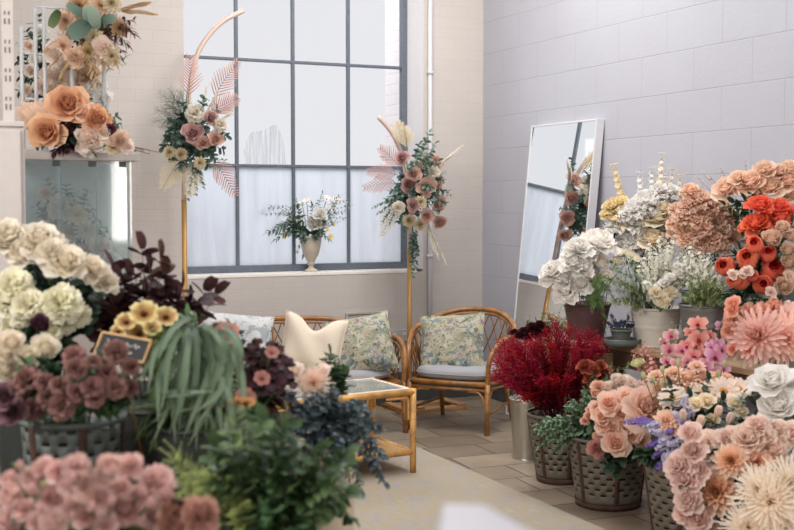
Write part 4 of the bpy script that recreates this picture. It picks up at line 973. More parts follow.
bunch(C2, [(670, 277, 9), (678, 274, 9), (686, 268, 9), (692, 274, 9), (678, 266, 8), (664, 283, 9)], 5.5, 'spray_rose', 'flower', 'rose', 'white', 'tiny white spray rose', 'in the whitewashed bucket', .2, 'leaf_green', 1)
bunch(C2, [(663, 298, 15), (656, 292, 13), (671, 292, 13)], 5.52, 'cream_bloom', 'flower', 'carnation', 'cream', 'drooping cream ruffled bloom', 'of the whitewashed bucket', .2, 'leaf_green', 1)
for u, v in ((690, 283), (698, 276), (706, 279), (715, 283), (724, 288), (732, 291), (694, 293), (704, 289), (712, 295), (722, 298), (700, 300), (686, 296), (730, 300), (738, 296), (709, 285), (718, 291)):
    foliage('green_filler_sprig', 'leafy sprig', C3, P(u, v, 5.33 + R.uniform(-.05, .05)), 'fluffy yellow-green filler sprig', 'in the grey zinc bucket', L_fluff, 'fluff_green', .045, .03, 13, True, .35, taper=.3)
for u, v in ((690, 246), (700, 252), (708, 258), (716, 262), (724, 266), (702, 264), (694, 260), (712, 270), (720, 274), (686, 256), (730, 272), (698, 270), (706, 272)):
    foliage('white_filler_sprig', 'filler flower', C3, P(u, v, 5.45 + R.uniform(-.05, .05)), 'sprig of tiny white flowers', 'in the grey zinc bucket', L_florets, 'white_floret', .024, .020, 14, True, .5, taper=.2, parts=('florets',))
for u, v in ((705, 250), (718, 254), (728, 258), (694, 252), (712, 262), (735, 262), (684, 248), (740, 256)):
    foliage('carnation_leaf_stem', 'leafy stem', C5, P(u, v, 5.72), 'dark green leafy stem', 'under the peach carnations', L_plain, 'leaf_dark', .07, .03, 9, True, .4)
for u, v in ((735, 300), (742, 290), (728, 296), (745, 305), (720, 262), (738, 270)):
    foliage('peony_leaf_stem', 'leafy stem', C6, P(u, v, 5.2), 'dark leafy stem', 'left of the coral cup peonies', L_plain, 'leaf_dark', .07, .03, 9, True, .4)
# peach carnations, apricot roses
bunch(C5, [(698, 197, 24), (730, 215, 24), (683, 215, 20), (697, 218, 19), (709, 202, 20), (711, 237, 24), (733, 235, 24), (695, 230, 19), (683, 227, 19), (675, 230, 15), (720, 228, 18), (690, 189, 17), (674, 221, 15), (703, 211, 17), (717, 221, 18), (688, 204, 18), (677, 207, 15), (703, 226, 17), (722, 205, 18), (700, 243, 18), (686, 238, 16), (722, 244, 18)], 5.72, 'carnation', 'flower', 'carnation', 'peach', 'peach ruffled carnation', 'near the right wall', 1.2, 'leaf_dark', 2, scale=1.05)
bunch(C7, [(727, 189, 26), (750, 182, 25), (765, 170, 21), (771, 187, 25), (787, 180, 25), (789, 194, 20), (741, 188, 18), (779, 172, 18), (757, 192, 18), (790, 168, 18), (738, 178, 16)], 5.4, 'apricot_rose', 'flower', 'rose', 'apricot', 'apricot rose stem', 'in the top row by the wall', .6, 'leaf_dark', 3, cam=.9)
for u, v in ((745, 200), (733, 203), (752, 199), (760, 197), (740, 207), (725, 205)):
    foliage('rose_leaf_stem', 'leafy stem', C7, P(u, v, 5.33), 'dark green leafy sprig', 'under the apricot roses', L_plain, 'leaf_dark', .07, .036, 8, True, .5)
for u, v in ((704, 174), (722, 171), (735, 173), (746, 165), (783, 163), (698, 178), (711, 178)):
    foliage('wispy_sprig', 'leafy sprig', C7, P(u, v, 5.55), 'wispy sprig with brown buds', 'above the peach carnations', L_florets, 'tan_blush', .016, .016, 9, False, .7, 'stem_brown', stemr=.0016, parts=('buds',))
# coral peonies
bunch(C6, [(760, 203, 23), (780, 206, 21), (757, 222, 25), (780, 219, 20), (769, 212, 18), (792, 212, 18), (747, 226, 15)], 5.22, 'coral_peony', 'flower', 'peony', 'coral_full', 'full ruffled coral peony', 'in the tall zinc bucket', .5, 'leaf_dark', 2, cam=.8)
bunch(C6, [(747, 257, 24), (754, 243, 19), (768, 252, 19), (774, 267, 27), (724, 265, 22), (739, 279, 22), (763, 284, 22), (733, 280, 16), (752, 275, 14)], 5.08, 'coral_cup_peony', 'flower', 'globe', 'coral', 'cupped coral peony with crimson mouth', 'in the tall zinc bucket', .5, 'leaf_green', 2, cam=1.1, up=.1, scale=1.05)
bunch(C6, [(772, 237, 19), (789, 249, 16), (783, 226, 14), (785, 285, 19), (790, 262, 17), (792, 235, 15)], 5.02, 'tan_ranunculus', 'flower', 'ranunculus', 'tan_blush', 'tan blush ranunculus', 'among the coral peonies', .2, 'leaf_green', 2, cam=.8)
bunch(C6, [(747, 271, 10), (743, 274, 8), (771, 292, 9), (733, 274, 9), (789, 276, 10)], 4.98, 'small_blush_rose', 'flower', 'rose', 'blush', 'small blush rose', 'between the coral peonies', .1, 'leaf_green', 1, cam=.8)
for u, v in ((758, 262), (765, 240), (740, 248), (750, 290), (780, 245), (735, 255), (770, 275), (785, 270), (758, 230), (790, 225)):
    foliage('peony_leaf_stem', 'leafy stem', C6, P(u, v, 5.16), 'dark leafy peony sprig', 'among the coral peonies', L_plain, 'leaf_dark', .07, .03, 8, True, .5)
# coral-pink chrysanthemums
bunch(C8, [(756, 335, 50), (784, 338, 46)], 4.72, 'large_chrysanthemum', 'flower', 'chrysanthemum', 'coral_pink', 'big coral-pink chrysanthemum', 'at the bench front', .1, 'leaf_green', 2, cam=1., up=.2)
bunch(C8, [(747, 315, 24), (772, 307, 23), (729, 330, 17), (737, 341, 18), (760, 312, 20), (731, 318, 15)], 4.8, 'salmon_carnation', 'flower', 'carnation', 'salmon', 'salmon ruffled carnation', 'behind the big chrysanthemums', .2, 'leaf_green', 2, cam=.6)
bunch(C8, [(790, 313, 25)], 4.78, 'yellow_centred_mum', 'flower', 'daisy', 'coral_pink', 'coral-pink daisy with yellow centre', 'at the right edge', 0, 'leaf_green', 2, cam=1)
bunch(C8, [(733, 304, 14), (732, 310, 13), (756, 358, 11), (749, 352, 10), (732, 349, 10)], 4.74, 'salmon_bud', 'flower', 'rose', 'salmon', 'small salmon rosebud', 'beside the big chrysanthemums', .1, 'leaf_green', 1, cam=.7)
for u, v in ((775, 360), (765, 362), (788, 362), (745, 300), (758, 298), (780, 300)):
    foliage('mum_leaf_stem', 'leafy stem', C8, P(u, v, 4.82), 'green leafy sprig', 'around the big chrysanthemums', L_plain, 'leaf_dark', .07, .035, 8, True, .5)
# lavender in the tray
for i in range(9):
    foliage('lavender', 'flower', CT, P(608 + i * 3.4, 316 + R.uniform(-4, 8), 5.74), 'dark blue lavender sprig', 'in the grey tray', L_florets, 'navy', .012, .012, 14, True, .4, parts=('florets',))
# orchids
def orchid_spray(can, tip, blossoms, mat, kind, where):
    tip = V(tip); bs, mo = can.roots(tip); t = thing('orchid_spray', kind, 'orchid', bs); B = V(bs)
    d = (tip - mo).length; pts = spline([bs, mo, mo.lerp(tip, .6) + V((0, 0, d * .12)), tip], 7)
    b = MB(); b.tube([p - B for p in pts], .0024, 5); b.build('stem', G['stem_green'], t)
    for u, v, s, tt in blossoms:
        p = P(u, v, tt); n = ((EYE - p).normalized() + V((R.uniform(-.5, .5), R.uniform(-.3, .3), R.uniform(-.1, .5)))).normalized()
        o = link('blossom', bloom_mesh('orchid', G[mat]), t, p - B); o.rotation_mode = 'QUATERNION'
        q = n.to_track_quat('Z', 'Y'); o.rotation_quaternion = q @ Quaternion((0, 0, 1), R.uniform(-.3, .3)); o.scale = (s * tt / F * 1.0,) * 3
        j = min(range(len(pts)), key=lambda i: (pts[i] - p).length); b = MB(); b.tube([pts[j] - B, (pts[j] + p) / 2 - B + V((0, 0, .006)), p - n * .006 - B], .0014, 4); b.build('pedicel', G['stem_green'], t)
    REG.append((t, kind, where, P(blossoms[0][0], blossoms[0][1], blossoms[0][3]), None))
orchid_spray(B3, P(700, 320, 5.0), [(699, 340, 22, 4.96), (698, 325, 21, 4.98), (704, 356, 18, 4.93), (709, 336, 15, 4.97), (690, 333, 14, 4.98), (696, 349, 16, 4.95), (693, 357, 18, 4.92), (687, 346, 16, 4.95)], 'orchid_coral', 'coral pink orchid spray', 'before the zinc bucket')
orchid_spray(B3, P(668, 332, 5.02), [(671, 336, 17, 5.0), (670, 350, 18, 4.96), (682, 351, 19, 4.95), (677, 365, 17, 4.92), (680, 377, 16, 4.9), (664, 343, 13, 5.0), (688, 362, 15, 4.9), (666, 362, 15, 4.95), (673, 374, 14, 4.9), (690, 372, 14, 4.9)], 'orchid_pink', 'pink orchid spray', 'before the whitewashed bucket')
orchid_spray(B3, P(722, 322, 4.95), [(715, 358, 24, 4.86), (717, 345, 17, 4.9), (721, 327, 15, 4.95), (706, 366, 18, 4.85), (724, 370, 15, 4.85), (699, 371, 16, 4.85), (711, 348, 15, 4.88), (722, 350, 14, 4.86), (708, 376, 15, 4.85), (716, 372, 14, 4.84)], 'orchid_magenta', 'magenta orchid spray', 'under the coral chrysanthemums')
for u, v in ((672, 325), (676, 328), (660, 335)):
    foliage('bud_sprig', 'leafy sprig', B3, P(u, v, 5.0), 'green sprig with tiny buds', 'beside the pink orchids', L_florets, 'green_ball', .014, .012, 8, False, .75, parts=('buds',))
# bucket B2: roses, cosmos, green
bunch(B2, [(648, 406, 40)], 4.78, 'garden_rose', 'flower', 'peony', 'peach_rose', 'largest peach garden rose, wide open', 'above the lavender', 0, 'leaf_dark', 2, cam=1)
bunch(B2, [(609, 403, 21), (627, 398, 19), (603, 416, 19), (616, 443, 24), (631, 433, 20), (612, 428, 17), (641, 440, 15), (603, 425, 16), (622, 414, 17), (597, 408, 14), (625, 426, 16)], 5.02, 'peach_rose', 'flower', 'rose', 'peach_rose', 'peach rose stem', 'over the rusty-footed bucket', .6, 'leaf_dark', 3, cam=.9, up=.2)
bunch(B2, [(627, 383, 19), (610, 387, 15), (618, 379, 14), (637, 390, 15), (645, 386, 15)], 5.1, 'cream_ranunculus', 'flower', 'ranunculus', 'blush_white', 'cream blush ranunculus', 'behind the peach roses', .3, 'leaf_green', 1, cam=.7)
bunch(B2, [(598, 386, 12), (591, 406, 9), (596, 392, 10), (601, 436, 14), (590, 410, 8), (585, 420, 8), (588, 416, 8)], 5.05, 'small_blush_bloom', 'flower', 'peony', 'tiny_peach', 'small blush-peach bloom', 'left of the peach roses', .2, 'leaf_green', 1, cam=.8)
bunch(B2, [(597, 449, 16)], 5.0, 'rust_pink_rose', 'flower', 'peony', 'dusty_rose', 'drooping rust-pink flower', 'against the slotted bucket side', 0, 'leaf_dark', 1, cam=1, up=-.2)
bunch(B2, [(585, 365, 15), (603, 373, 17), (594, 369, 12), (600, 364, 11), (590, 377, 12)], 5.25, 'rust_flower', 'flower', 'peony', 'rust_bloom', 'rust-red ruffled flower', 'right of the red dried bunch', .2, 'leaf_dark', 2, cam=.6)
for u, v in ((622, 458), (612, 462), (632, 455), (607, 466), (640, 450), (640, 418), (633, 415), (626, 412), (617, 470), (645, 455)):
    foliage('rose_leaf_stem', 'leafy stem', B2, P(u, v, 5.02), 'deep green rose leaf sprig', 'under the peach roses', L_plain, 'leaf_dark', .062, .045, 5, True, .72, sag=.1)
for i in range(90):
    u = 532 + R.random() * 70; v = 384 + R.random() * 66
    if v > 452 - (u - 540) * .12 or v < 428 - (u - 533) * .75: continue
    foliage('pittosporum_sprig', 'leafy sprig', B2, P(u, v, 5.30 + R.uniform(-.08, .1)), 'grey-green small-leaved sprig', 'left of the peach roses', L_plain, 'pitto', .032, .021, 22, True, .25, 'stem_green', .2, .3, .05, .0018, .2, .9)
for u, v in ((606, 377), (593, 376), (611, 366), (618, 370), (627, 366), (604, 393)):
    foliage('feathery_sprig', 'leafy sprig', B2, P(u, v, 5.2), 'feathery green sprig', 'beside the rust flowers', L_fern, 'sage', .03, .012, 9, True, .6)
# bucket B3: lavender, daisies, cream
bunch(B3, [(637, 362, 14)], 4.95, 'pompom', 'flower', 'ranunculus', 'green_ball', 'round cream-green pompon', 'beside the pink orchids', 0, 'leaf_green', 1, cam=.7)
bunch(B3, [(672, 395, 24), (725, 388, 29), (703, 390, 23), (741, 386, 21)], 4.68, 'daisy_chrysanthemum', 'flower', 'daisy', 'daisy_mum', 'cream daisy with golden centre', 'above the lavender', .1, 'leaf_green', 2, cam=1, up=.3)
bunch(B3, [(701, 374, 26), (688, 375, 24), (665, 374, 20), (690, 388, 21), (659, 386, 19), (713, 376, 21), (680, 384, 21), (736, 392, 18), (674, 370, 18), (655, 374, 17), (726, 376, 18), (697, 364, 16)], 4.78, 'pale_peach_dahlia', 'flower', 'dahlia', 'pale_peach', 'pale peach dahlia', 'below the orchids', .4, 'leaf_green', 2, cam=.8)
bunch(B3, [(665, 419, 24), (657, 424, 16), (672, 428, 16)], 4.6, 'amber_chrysanthemum', 'flower', 'dahlia', 'peach', 'amber-peach dahlia', 'in the middle of the lavender', .1, 'leaf_green', 1, cam=.9)
bunch(B3, [(719, 409, 14), (701, 419, 15), (731, 416, 14), (683, 413, 13)], 4.5, 'pink_rosebud', 'flower', 'bud', 'blush', 'blush pink rosebud', 'above the blush dahlias', .1, 'leaf_dark', 2, cam=.2, up=.8)
bunch(B3, [(707, 401, 16), (696, 404, 14), (735, 404, 12), (742, 412, 12), (713, 420, 12)], 4.56, 'cream_spray_rose', 'flower', 'rose', 'cream', 'small cream spray rose', 'right of the lavender', .2, 'leaf_green', 1, cam=.8)
bunch(B3, [(678, 362, 8), (662, 368, 8), (643, 374, 8), (718, 372, 8), (661, 383, 8), (724, 362, 7), (653, 378, 7)], 4.72, 'green_bud', 'flower bud', 'bud', 'green_ball', 'small pale green bud', 'among the orchids and dahlias', .1, None, 0, cam=.3, up=.8)
for u, v in ((640, 349), (650, 355), (653, 363), (634, 354), (645, 345)):
    foliage('dusty_pink_sprig', 'filler flower', B3, P(u, v, 5.0), 'dusty pink tiny-flowered sprig', 'below the whitewashed bucket', L_florets, 'dusty_rose', .018, .018, 14, True, .72, parts=('florets',))
for u, v, m in ((652, 431, 'lilac'), (661, 441, 'lilac'), (655, 456, 'purple'), (663, 466, 'purple'), (646, 426, 'lilac'), (669, 444, 'lilac'), (649, 445, 'purple'), (686, 398, 'lilac'), (692, 409, 'lilac'), (684, 424, 'purple'), (690, 432, 'purple'), (676, 414, 'lilac'), (627, 422, 'purple'), (640, 424, 'purple'), (672, 455, 'lilac'), (658, 448, 'lilac'), (668, 432, 'purple'), (664, 458, 'lilac'), (678, 440, 'lilac'), (657, 468, 'purple')):
    foliage('statice', 'flower spike', B3, P(u, v, 4.55), ('lilac' if m == 'lilac' else 'deep violet') + ' flower spike', 'over the lower-right bucket', L_florets, m, .017, .017, 20, True, .6, parts=('florets',), sag=.12)
for u, v in ((738, 400), (744, 393), (742, 408), (727, 425)):
    foliage('silver_sprig', 'leafy sprig', B3, P(u, v, 4.55), 'silvery green leaf sprig', 'right of the daisies', L_plain, 'dusty_miller', .035, .022, 10, True, .6)
for u, v in ((712, 412), (690, 396), (650, 450), (700, 430), (722, 400), (745, 420), (765, 425), (640, 455), (670, 385), (708, 380)):
    foliage('rose_leaf_stem', 'leafy stem', B3, P(u, v, 4.62), 'dark green leaf sprig', 'among lavender and daisies', L_plain, 'leaf_dark', .065, .04, 7, True, .6)
# white roses, right edge
bunch(B5, [(772, 381, 34), (778, 405, 36), (794, 398, 28), (789, 380, 24)], 4.35, 'white_rose', 'flower', 'rose', 'white', 'large white rose', 'in the zinc floor bucket', .1, 'leaf_dark', 3, cam=.7)
for u, v in ((760, 392), (790, 368), (762, 412), (785, 418), (755, 405)):
    foliage('rose_leaf_stem', 'leafy stem', B5, P(u, v, 4.42), 'dark green leaf sprig', 'under the white roses', L_plain, 'leaf_dark', .07, .04, 6, True, .6)
# blush dahlias, lower right corner
bunch(B4, [(730, 459, 32), (714, 490, 44), (757, 460, 28), (769, 472, 26)], 3.85, 'brown_centred_dahlia', 'flower', 'dahlia', 'blush_brown', 'blush dahlia with brown centre', 'in the corner bucket', .3, 'leaf_dark', 2, cam=1., up=.2)
bunch(B4, [(705, 446, 36), (748, 438, 32), (771, 449, 32), (789, 432, 28), (784, 452, 26), (762, 434, 24), (728, 437, 24), (741, 452, 22), (776, 428, 22), (757, 424, 22)], 3.95, 'blush_peony', 'flower', 'peony', 'blush', 'blush ruffled peony', 'in the corner bucket', .8, 'leaf_dark', 2, cam=.8)
bunch(B4, [(678, 464, 26), (685, 478, 26), (687, 500, 24), (697, 518, 24), (689, 431, 20), (683, 488, 20), (692, 450, 22), (706, 524, 24), (682, 512, 18), (695, 470, 24)], 3.88, 'pale_pink_peony', 'flower', 'peony', 'pink_pale', 'pale pink ruffled peony', 'left in the corner bucket', .4, 'leaf_dark', 2, cam=.7)
bunch(B4, [(771, 500, 66), (790, 482, 54), (748, 527, 50), (786, 524, 50), (757, 487, 40)], 3.6, 'ivory_spider_mum', 'flower', 'spider_mum', 'ivory_spider', 'ivory spidery chrysanthemum', 'front of the corner bucket', .1, 'leaf_dark', 1, cam=1., up=.3)
for u, v in ((712, 518), (730, 512), (692, 484), (738, 478), (720, 528), (700, 505), (740, 470), (760, 470)):
    foliage('dahlia_leaf_stem', 'leafy stem', B4, P(u, v, 3.86), 'dark green leaf sprig', 'among the blush dahlias', L_plain, 'leaf_dark', .075, .05, 6, True, .6)
# red dried bunch
def red_stem(can, tip):
    tip = V(tip); bs, mo = can.roots(tip); mo = V((can.c.x, can.c.y, mo.z)).lerp(mo, .8); t = thing('dried_red_stem', '', 'dried flower', bs); t['label'] = 'x'; B = V(bs)
    pts = spline([bs, mo, mo.lerp(tip, .5) + V((0, 0, .03)), tip], 6); m = len(pts)
    b = MB(); b.tube([p - B for p in pts], [.0028 * (1 - .6 * i / m) for i in range(m)], 4, True, [i / m for i in range(m)]); b.build('stem', G['red_stem'], t)
    b = MB()
    for i in range(80):
        f = .34 + .66 * (i / 80) ** .75; j = min(int(f * (m - 1)), m - 2); p = pts[j].lerp(pts[j + 1], f * (m - 1) - j) - B; dr = (pts[j + 1] - pts[j]).normalized()
        s = (Quaternion(dr, i * GA) @ dr.orthogonal().normalized()); d = (s * R.uniform(.4, .8) + dr).normalized(); L = R.uniform(.03, .06)
        q = p + d * L; tt = (f - .38) * 1.6
        b.tube([p, p + d * L * .5 + V((0, 0, .002)), q], .0009, 3, False, min(1, tt))
        for k in range(6):
            c = p + d * L * (.35 + .13 * k); x = Quaternion(d, k * 2.1) @ d.orthogonal().normalized(); leaf_into(b, c, x * .7 + d, d, .012, .0062, 'strap', .3, .2, (min(1, tt * .8 + .1), min(1, tt + .25)), 1)
    b.build('tuft', G['red_dry'], t)
    REG.append((t, 'dried crimson flower stem', 'in the grey-green slotted bucket', tip, None))
for u, v in ((500, 352), (504, 344), (512, 341), (522, 346), (530, 345), (540, 342), (548, 334), (556, 326), (560, 334), (570, 332), (580, 336), (590, 334), (598, 340), (602, 350), (497, 362), (503, 370), (510, 360), (520, 354), (530, 350), (542, 350), (552, 346), (564, 348), (576, 350), (588, 352), (496, 376), (508, 382), (518, 370), (532, 366), (546, 364), (560, 364), (574, 366), (514, 392), (526, 384), (540, 380), (554, 380), (568, 378), (584, 364), (550, 338), (565, 340), (582, 344), (515, 347), (535, 343), (558, 355), (594, 345), (508, 352), (524, 396)):
    red_stem(B1, P(u, v, 5.66 + R.uniform(-.16, .12)))
# silver bucket: dark scabiosa and dusty miller
pm('dark_wine', rgb(38, 18, 22), rgb(80, 32, 40), .6, .15, .15)
bunch(S1, [(524, 331, 11), (532, 327, 12), (540, 325, 12), (536, 334, 11), (546, 329, 10), (527, 337, 10), (519, 335, 9), (514, 332, 9), (541, 333, 10)], 6.1, 'dark_scabiosa', 'flower', 'peony', 'dark_wine', 'dark wine-red flower', 'behind the red dried bunch', .2, 'leaf_dark', 1)
for u, v in ((553, 316), (560, 311), (566, 318), (546, 320), (558, 321), (569, 313), (550, 312), (563, 322)):
    foliage('dusty_miller_sprig', 'leafy sprig', S1, P(u, v, 6.25), 'silvery dusty-miller sprig', 'left of the burgundy pot', L_plain, 'dusty_miller', .045, .028, 9, True, .6)
for u, v in ((530, 318), (536, 321), (524, 322), (542, 316)):
    foliage('sage_sprig', 'leafy sprig', S1, P(u, v, 6.28), 'thin green sprig', 'behind the dark wine flowers', L_plain, 'sage', .03, .014, 9, True, .6)
# ------------------------------------------------------------------ flowers on the left bench
pm('ivory', rgb(226, 208, 170), rgb(242, 232, 214), .6, .3, .05)
pm('green_white', rgb(206, 206, 140), rgb(240, 234, 206), .6, .3, .05)
pm('mauve', rgb(112, 78, 73), rgb(160, 120, 112), .65, .2, .12)
pm('mauve_dark', rgb(84, 58, 66), rgb(128, 94, 100), .65, .2, .1)
pm('plum', rgb(58, 34, 44), rgb(96, 62, 72), .6, .2, .1)
pm('cotinus', rgb(48, 30, 32), rgb(86, 54, 54), .5, .15, .2)
pm('hellebore', rgb(104, 52, 34), rgb(222, 206, 136), .6, .25, .06, mid=(.55, rgb(176, 136, 80)))
pm('choc', rgb(24, 12, 18), rgb(70, 38, 46), .5, .15, .2)
pm('rust_leaf', rgb(112, 62, 52), rgb(164, 104, 88), .5, .25, .12)
pm('strap', rgb(60, 82, 62), rgb(116, 134, 108), .45, .2, .14)
pm('blue_euc', rgb(62, 76, 82), rgb(112, 126, 130), .55, .12, .2)
pm('green_mid', rgb(58, 82, 48), rgb(116, 140, 92), .5, .22, .32)
pm('green_bright', rgb(92, 112, 52), rgb(146, 160, 84), .5, .25, .12)
pm('pink', rgb(208, 150, 142), rgb(236, 196, 186), .6, .28, .07)
pm('brown_pink', rgb(150, 92, 76), rgb(204, 150, 128), .65, .25, .08)
pm('peach_mum', rgb(232, 172, 132), rgb(244, 214, 192), .6, .3, .04)
pm('ochre', rgb(120, 84, 48), rgb(178, 128, 76), .6, .2, .1)
pm('euc_soft', rgb(108, 130, 112), rgb(158, 174, 156), .55, .2, .1)
WL = 'in the left zinc bucket'
bunch(L2, [(6, 235, 36), (42, 240, 36), (67, 261, 34), (94, 268, 26), (25, 249, 28), (108, 281, 20), (52, 250, 26), (80, 262, 22)], 3.15, 'cream_rose', 'flower', 'peony', 'ivory', 'large cream rose', 'at the top of the left display', .5, 'leaf_dark', 2, (.08, .05), cam=1.3, up=.4, scale=1.05)
bunch(L2, [(13, 281, 32), (8, 298, 32), (29, 302, 30), (62, 300, 36), (22, 315, 22), (64, 320, 26), (52, 331, 18), (78, 312, 24), (45, 310, 24), (12, 325, 22)], 3.05, 'stock_flower', 'flower', 'carnation', 'green_white', 'greenish cream ruffled flower', 'below the large cream roses', .7, 'leaf_dark', 2, (.07, .045), cam=.7)
bunch(L2, [(11, 341, 24), (45, 347, 27), (28, 356, 24), (4, 367, 28), (6, 352, 20)], 2.86, 'white_ranunculus', 'flower', 'ranunculus', 'ivory', 'round white ranunculus', 'above the mauve flowers', .3, 'leaf_dark', 1, (.06, .04), cam=.9)
bunch(L2, [(40, 323, 19)], 2.88, 'plum_ranunculus', 'flower', 'ranunculus', 'plum', 'single dark plum bloom', 'among the white ranunculus', 0, None, 0, cam=.8)
for u, v in ((10, 262), (28, 268), (38, 285), (52, 278), (75, 285), (20, 290), (45, 295), (3, 270), (66, 280), (85, 300), (60, 345), (20, 335), (90, 290), (35, 335)):
    foliage('dark_leaf_stem', 'leafy stem', L2, P(u, v, 3.16), 'dark green leafy stem', 'between the cream roses', L_round, 'leaf_dark', .075, .06, 6, True, .6)
bunch(L1, [(75, 356, 23), (76, 367, 21), (26, 378, 27), (45, 382, 20), (94, 361, 15), (117, 351, 24), (92, 386, 20), (116, 387, 21), (131, 387, 17), (32, 408, 22), (62, 405, 25), (95, 397, 19), (14, 390, 22), (108, 372, 18), (60, 385, 20), (132, 366, 16), (78, 392, 18), (48, 396, 20)], 2.66, 'mauve_carnation', 'flower', 'carnation', 'mauve', 'dusty mauve ruffled flower', 'in the dark slotted bucket', .8, 'leaf_dark', 2, (.05, .028), cam=1.1, scale=.92)
bunch(L1, [(11, 411, 26), (4, 396, 22)], 2.62, 'mauve_rose', 'flower', 'rose', 'mauve_dark', 'greyish mauve rose', 'at the lower left edge', .1, 'leaf_dark', 1, cam=.9)
for u, v in ((66, 384), (75, 388), (55, 395), (35, 392), (118, 402), (25, 364), (52, 372), (100, 368), (70, 378), (12, 400), (84, 400), (38, 388), (110, 378), (108, 400), (125, 398), (88, 374), (45, 365), (20, 395), (128, 376)):
    foliage('mauve_leaf_stem', 'leafy stem', L1, P(u, v, 2.68), 'short green leafy stem', 'between the mauve flowers', L_plain, 'leaf_green' if R.random() < .5 else 'leaf_dark', .05, .03, 5, True, .7)
for u, v in ((142, 249), (161, 258), (165, 273), (150, 268), (136, 282), (112, 266), (206, 291), (217, 294), (181, 287), (168, 292), (98, 277), (125, 290), (152, 285), (108, 292), (120, 306), (140, 300), (188, 302), (160, 302), (90, 300), (100, 312), (88, 322), (112, 322), (130, 276), (176, 300), (95, 330), (84, 312), (118, 282), (146, 292), (105, 330)):
    foliage('smoke_bush_branch', 'branch', L3, P(u, v, 3.34 + R.uniform(-.08, .1)), 'burgundy smoke-bush branch', 'behind the chalkboard sign', L_round, 'cotinus', .068, .05, 6, True, .5, 'stem_brown', .2, .3, 0, .0022, .3, .9)
bunch(L4, [(144, 312, 27), (139, 333, 25), (126, 321, 20), (166, 316, 22), (152, 327, 17), (176, 326, 16), (118, 331, 16)], 2.98, 'hellebore', 'flower', 'hellebore', 'hellebore', 'yellow-green hellebore with brown centre', 'above the chalkboard sign', .2, 'leaf_green', 2, cam=1.0, up=.3)
bunch(L4, [(153, 330, 8), (149, 336, 7), (158, 334, 7), (163, 330, 6), (170, 335, 8), (156, 341, 7), (184, 334, 8), (178, 344, 9)], 2.95, 'hellebore_bud', 'flower bud', 'bud', 'green_bright', 'small yellow-green bud', 'right of the hellebores', .1, None, 0, cam=.4, up=.7)
for u, v in ((170, 322), (180, 328), (186, 318), (160, 345), (175, 340), (166, 350), (150, 350), (190, 335), (194, 326)):
    foliage('hellebore_leaf_stem', 'leafy stem', L4, P(u, v, 3.02), 'yellow-green leafy stem', 'beside the hellebores', L_plain, 'green_mid', .055, .026, 8, True, .6)
# drooping strap leaves: one blade per stem
EXTRA = tuple(((a + R.uniform(-12, 12), 332 + R.uniform(-6, 24)), (a + R.uniform(-38, 34), 350 + R.uniform(0, 45)), (a + R.uniform(-46, 44), 390 + R.uniform(0, 64)), R.uniform(.018, .027)) for a in [196 + R.uniform(-8, 10) for _ in range(20)])
for (u0, v0), (u1, v1), (u2, v2), w in (((186, 335), (170, 352), (162, 410), .022), ((190, 330), (182, 360), (176, 425), .022), ((196, 330), (196, 370), (188, 440), .024), ((200, 328), (212, 365), (205, 432), .024), ((204, 330), (228, 360), (226, 420), .024), ((206, 332), (240, 368), (242, 428), .022), ((180, 340), (156, 350), (148, 392), .02), ((210, 338), (236, 345), (238, 390), .03), ((205, 335), (222, 342), (232, 372), .034), ((184, 346), (160, 372), (158, 430), .02), ((198, 345), (206, 390), (214, 440), .022), ((192, 350), (184, 390), (168, 436), .02), ((200, 340), (190, 360), (180, 400), .026), ((195, 325), (172, 330), (158, 360), .022), ((208, 350), (228, 392), (232, 440), .02), ((202, 360), (198, 400), (196, 450), .02), ((178, 345), (150, 362), (140, 384), .018), ((188, 356), (172, 396), (152, 445), .018), ((206, 362), (218, 405), (222, 448), .02), ((212, 330), (234, 335), (244, 358), .024)) + EXTRA:
    p0, p1, p2 = P(u0, v0, 2.80 + R.uniform(-.04, .04)), P(u1, v1, 2.68 + R.uniform(-.05, .05)), P(u2, v2, 2.62 + R.uniform(-.06, .06)); bs, mo = L5.roots(p0)
    t = thing('strap_leaf', '', 'leaf', bs); B = V(bs); pts = spline([bs, mo, p0, p1, p2], 7); b = MB(); b.tube([p - B for p in pts[:15]], .003, 5); b.build('stem', G['stem_green'], t)
    rows = []; ts = []; N = len(pts)
    for i in range(10, N):
        f = (i - 10) / (N - 11); d = (pts[min(i + 1, N - 1)] - pts[i - 1]).normalized(); s = d.cross((EYE - pts[i]).normalized() + V((.3, 0, .5))).normalized(); n = s.cross(d); ww = w * (.35 + .65 * math.sin(pi * min(1, f * 1.02)) ** .6) * (1 if f < .8 else 1 - (f - .8) * 4.6) * .34
        rows.append([pts[i] - B - s * ww + n * ww * .3, pts[i] - B, pts[i] - B + s * ww + n * ww * .3]); ts.append(.2 + .8 * f)
    b = MB(); b.grid(rows, ts); b.build('blade', G['strap'], t); REG.append((t, 'drooping grey-green strap leaf', 'right of the chalkboard sign', p1, None))
for u, v in ((182, 372), (200, 392), (216, 400), (176, 400), (192, 420), (230, 408), (165, 385), (210, 425), (150, 410), (180, 440), (200, 350), (224, 372), (160, 425), (238, 415)):
    foliage('grey_green_stem', 'leafy stem', L5, P(u, v, 2.80), 'narrow-leaved grey-green stem', 'behind the strap leaves', L_plain, 'green_mid', .10, .018, 9, True, .45, spread=.7, curl=.8)
